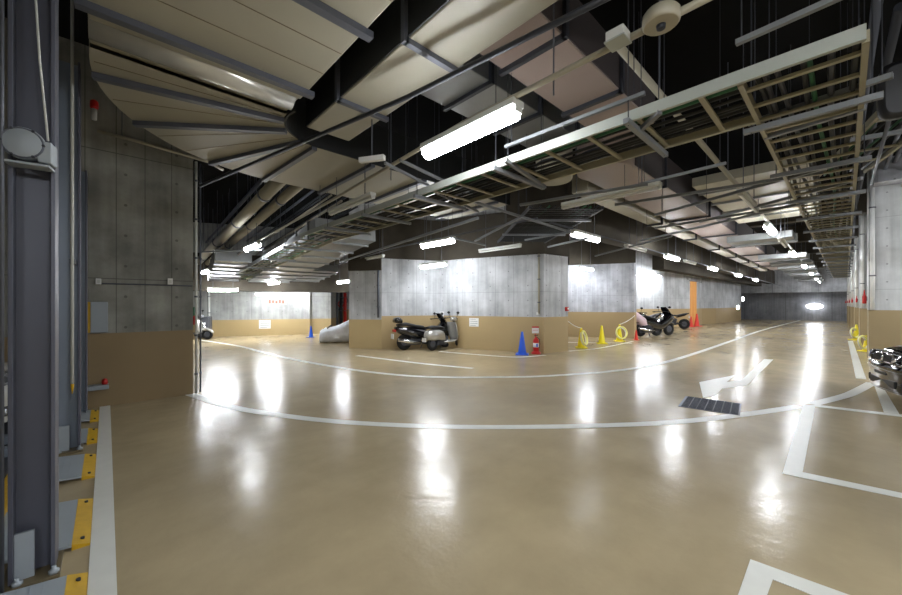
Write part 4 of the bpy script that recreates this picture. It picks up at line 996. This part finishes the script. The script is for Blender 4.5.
def txt(n):
    def f(t,w,h,y,s_):
        m_ = MB()
        for k in range(n):
            z = h*0.36-h*0.72*k/max(1,n-1); a_, b_ = sorted((y, y+s_*0.003)); m_.box(-w*0.38,a_,z-h*0.02,w*(0.38 if k%3 else 0.2),b_,z+h*0.02)
        m_.build('printed_lines','steel',t)
    return f
panel(P4,P5,474,322.3,9,8.5,0.01,'white','wall_notice','white notice sheet on the tan wall right of the alcove','notice',txt(4))
panel(P3,P4,441.6,314,4.6,5,0.01,'white','wall_notice','small white notice above the silver scooter','notice',txt(3))
panel(b1,b2,264.8,324.4,10,8.5,0.01,'white','wall_notice','white notice sheet on the far back wall','notice',txt(4))
def box_fit(t,w,h,y,s_):
    m_ = MB(); m_.lathe([(w*0.25,-0.03),(w*0.22,0.0),(w*0.1,0.03)],(0,y,h*0.1),'Y',12); m_.build('bell','white',t)
panel(P5,P6,566.0,309,3,4,0.06,'red','alarm_box','small red alarm box at the right corner of the central block','alarm box',box_fit)
panel(P4,P5,538.5,313.5,3,2.5,0.05,'white','socket_box','small white box low on the central block corner','socket box',box_fit)
# pipe at the block corner
def vpipe(p, z0, z1, r, m, label, clips=3, name='wall_pipe'):
    t = empty(name, (p[0],p[1],z0), 0, label, 'pipe'); MB().tube([(0,0,0),(0,0,z1-z0)], r, 10).build('pipe_run', m, t)
    for k in range(clips):
        z = (z1-z0)*(k+0.5)/clips; m_ = MB(); m_.tube([(0,0,z-0.015),(0,0,z+0.015)], r*1.5, 10); m_.build('pipe_clip','steel',t)
    return t
pq,_,_ = onwall(P4,P5,539,300); vpipe((pq.x-0.05,pq.y-0.03),1.2,3.3,0.03,'pipe','pale pipe down the corner of the central block')
pq,_,_ = onwall(P1,P2,379,300); vpipe((pq.x-0.05,pq.y-0.03),1.05,3.2,0.035,'steel','grey pipe down the left wing of the central block')
pq,_,_ = onwall(b0,b1,210,300); vpipe((pq.x-0.05,pq.y-0.1),0.0,2.2,0.04,'white','white pipe on the far left wall beside the dark cabinet')
# vertical pipes in the recess
for k,(u,mm,lb) in enumerate(((337,'steel','left grey pipe in the dark recess'),(341,'dsteel','middle dark pipe in the dark recess'),(345,'red','reddish pipe in the dark recess'))):
    p = at(u,331); t = vpipe((p.x,p.y),0,3.0,0.09,mm,lb,4,'riser_pipe')
    m_ = MB(); m_.torus((0,0,1.3+0.2*k),0.16,0.03,'Y',16,6); m_.build('valve_wheel','red' if k==1 else 'steel',t)
# pillar at left: boxes, conduits
A_, B_ = (-0.2,7.39), (1.05,7.39)
panel(A_,B_,99.5,317,9,30,0.14,'cab','control_box','grey control box on the left concrete pillar','control box',lambda t,w,h,y,s_: (MB().box(-w/2-0.025,y*0.1,-h/2,-w/2,y,h/2,0.003) if False else MB().box(-w/2-0.03,min(0,y),-h/2,-w/2-0.004,max(0,y),h/2,0.003)).build('yellow_side','ypaint',t))
CTL = [o for o in bpy.data.objects if o.name.startswith('control_box')][0]
for ch in CTL.children:
    if ch.name.startswith('body'): ch.data.materials[0] = M['plate']
def redl(t,w,h,y,s_):
    m_ = MB(); m_.lathe([(0.03,0),(0.035,0.03),(0.03,0.07),(0.01,0.085)],(w*0.3,y*0.5,h/2),'Z',14); m_.build('red_lamp','red',t)
panel(A_,B_,98.5,386,11,4,0.18,'plate','sensor_bracket','small bracket with a red lamp low on the left concrete pillar','bracket',redl)
for (u,lb) in ((98.5,'small white clip box on the left pillar, the left one'),(170,'small white clip box on the left pillar, the right one')): panel(A_,B_,u,281.5,3,6,0.03,'white','clip_box',lb,'clip box',lambda t,w,h,y,s_: MB().box(-w/4,min(y,y+s_*0.01),-h/4,w/4,max(y,y+s_*0.01),h/4).build('cap','housing',t))
pl,_,_ = onwall(A_,B_,100,282.3); pr,_,_ = onwall(A_,B_,192,282.3)
run('wall_conduit', [(pl.x,7.375,1.80),(1.04,7.375,1.80)], 0.010, 'steel', 'thin grey conduit across the left concrete pillar', 'pipe', 6)
pl,_,_ = onwall(A_,B_,97,136)
run('wall_conduit', [(-0.1,7.3,3.98),(0.3,7.3,3.97),(1.25,7.3,3.90),(1.5,7.5,3.88)], 0.025, 'pipe', 'pale conduit across the top of the left pillar', 'pipe', 8, hang=0.9)
t = empty('alarm_lamp', tuple(onwall(A_,B_,94.5,108)[0]-Vector((0,0.12,0))), 0, 'red alarm lamp high on the left pillar under the duct', 'alarm lamp'); t.scale = (0.62,)*3
m_ = MB(); m_.lathe([(0.06,-0.1),(0.075,-0.06),(0.075,0.06),(0.05,0.1)]); m_.build('red_body','red',t); m_ = MB(); m_.lathe([(0.045,-0.35),(0.05,-0.1)]); m_.build('stem','housing',t); MB().box(-0.04,0,-0.32,0.04,0.12,-0.26).build('wall_arm','dsteel',t)
vpipe((1.10,7.44),0.0,3.9,0.018,'housing','white pipe at the right edge of the left pillar',6); vpipe((1.17,7.5),0.0,3.9,0.012,'steel','thin grey pipe beside the white pipe of the left pillar',6)
p = atd(193.5,320,6.25); t = empty('hydrant_lamp', p, HEAD-R(90), 'small red box on the pipes at the left pillar edge', 'alarm box'); MB().box(-0.03,-0.03,-0.08,0.04,0.03,0.07,0.01).build('red_body','red',t); MB().box(-0.015,-0.02,0.07,0.015,0.02,0.22,0.004).build('green_cap','green',t)
# dark cabinet far left and scooter beside it
p = at(203.5,338.8); t = empty('equipment_cabinet', p, HEAD-R(90)+R(15), 'dark grey cabinet with white stickers beside the left pillar', 'cabinet')
MB().box(-0.28,-0.15,0.06,0.28,0.2,0.97,0.05).build('body','cab',t); MB().box(-0.24,-0.165,0.12,0.24,-0.148,0.92,0.02).build('door_panel','cab',t)
m_ = MB()
for (a,b,c_,d_) in ((-0.15,0.72,0.08,0.07),(0.1,0.66,0.07,0.1),(-0.05,0.5,0.06,0.08),(0.13,0.42,0.06,0.06),(-0.16,0.4,0.05,0.05)): m_.box(a-c_/2,-0.172,b-d_/2,a+c_/2,-0.165,b+d_/2)
m_.build('sticker','white',t)
bike(classic, 192, 339.5, HR+R(5), 'silver scooter front peeking out behind the left pillar')
# faded red lettering on the back wall
panel(b1,b2,277,301.5,17,6.5,0.01,'fsign','faded_sign','faded sign with worn reddish marks high on the back wall','sign',lambda t,w,h,y,s_: [MB().box(-w*0.42+w*0.17*k,min(y,y+s_*0.004),-h*0.3+0.02*(k%2),-w*0.42+w*0.17*k+w*0.11,max(y,y+s_*0.004),h*0.25-0.02*(k%3)).build('worn_mark','fmark',t) for k in range(5)])
# orange curtain and white panel
oc0, oc1, oc2 = g(690,326), g(696.5,325.3), g(702,324.3)
d_ = Vector(oc1)-Vector(oc0); t = empty('orange_curtain', (oc0[0],oc0[1],0), math.atan2(d_.y,d_.x), 'tall orange curtain panel beyond the parked motorcycles', 'curtain')
m_ = MB(); L_ = d_.length; N_ = 24; f0 = [[m_.bm.verts.new((L_*i/N_, 0.05*math.sin(i*1.9)+o_, z)) for i in range(N_+1)] for (o_, z) in ((0,0.02),(0,3.05),(0.02,3.05),(0.02,0.02))]
for a,b in zip(f0, f0[1:]+f0[:1]):
    for i in range(N_): m_.bm.faces.new((a[i],a[i+1],b[i+1],b[i]))
m_.build('curtain_sheet','orange',t); MB().tube([(-0.1,0,3.08),(L_+0.1,0,3.08)],0.03,8).build('curtain_rail','steel',t)
wall('wall_door_side', [oc1, oc2, (oc2[0]+0.1,oc2[1]+0.3), (oc1[0]+0.1,oc1[1]+0.3)], 0, 3.05, 'c_far', 'pale side panel of the orange doorway')
beam((x2[0]-0.3,x2[1]+0.3), (y0[0]+0.4,y0[1]+0.3), 0.5, 3.12, 4.9, 'c_far', 'lintel over the orange doorway')
# right pillar fittings
for i in range(6):
    X = 14.6+5.3*i; yy = -0.52+0.03*i; od = ('nearest','second','third','fourth','fifth','farthest')[i]
    t = vpipe((X-0.06,yy-0.06),1.35,4.9,0.045,'white','white pipe on the '+od+' right pillar',2); t['group'] = 'pipes on the right pillars'
    t = empty('alarm_lamp', (X+0.25,yy+0.07,1.66), 0, 'red alarm lamp on the '+od+' right pillar', 'alarm lamp', 'alarm lamps on the right pillars')
    m_ = MB(); m_.lathe([(0.045,-0.2),(0.055,-0.17),(0.055,0.06),(0.03,0.12),(0.01,0.3)],n=14); t.scale = (0.75,)*3 if i == 0 else (0.5,)*3; m_.build('red_body','red',t); MB().box(-0.02,-0.07,-0.1,0.05,-0.02,0.05).build('bracket','steel',t)
# dark convex mirror at the top right, seen from behind
p = atd(909,88,2.6); t = empty('mirror_unit', p, HEAD-R(90)+R(52), 'dark rounded mirror unit hung at the top right edge', 'mirror')
MB().loft([(-0.05,0,0,0.12,0.17),(-0.03,0,0,0.15,0.2),(0.03,0,0,0.15,0.2),(0.05,0,0,0.12,0.17)],24,5).build('housing','blackp',t)
MB().tube([(0,0,0.2),(0,0,ZC-p.z)],0.015,8).build('hanger_pole','steel',t)
q = [at(891,112,3.2), at(872,182,3.2)]
run('brace_rod', [atd(892,110,2.7), atd(871,185,6.0)], 0.014, 'steel', 'slanting grey brace rod below the dark mirror unit', 'rod')
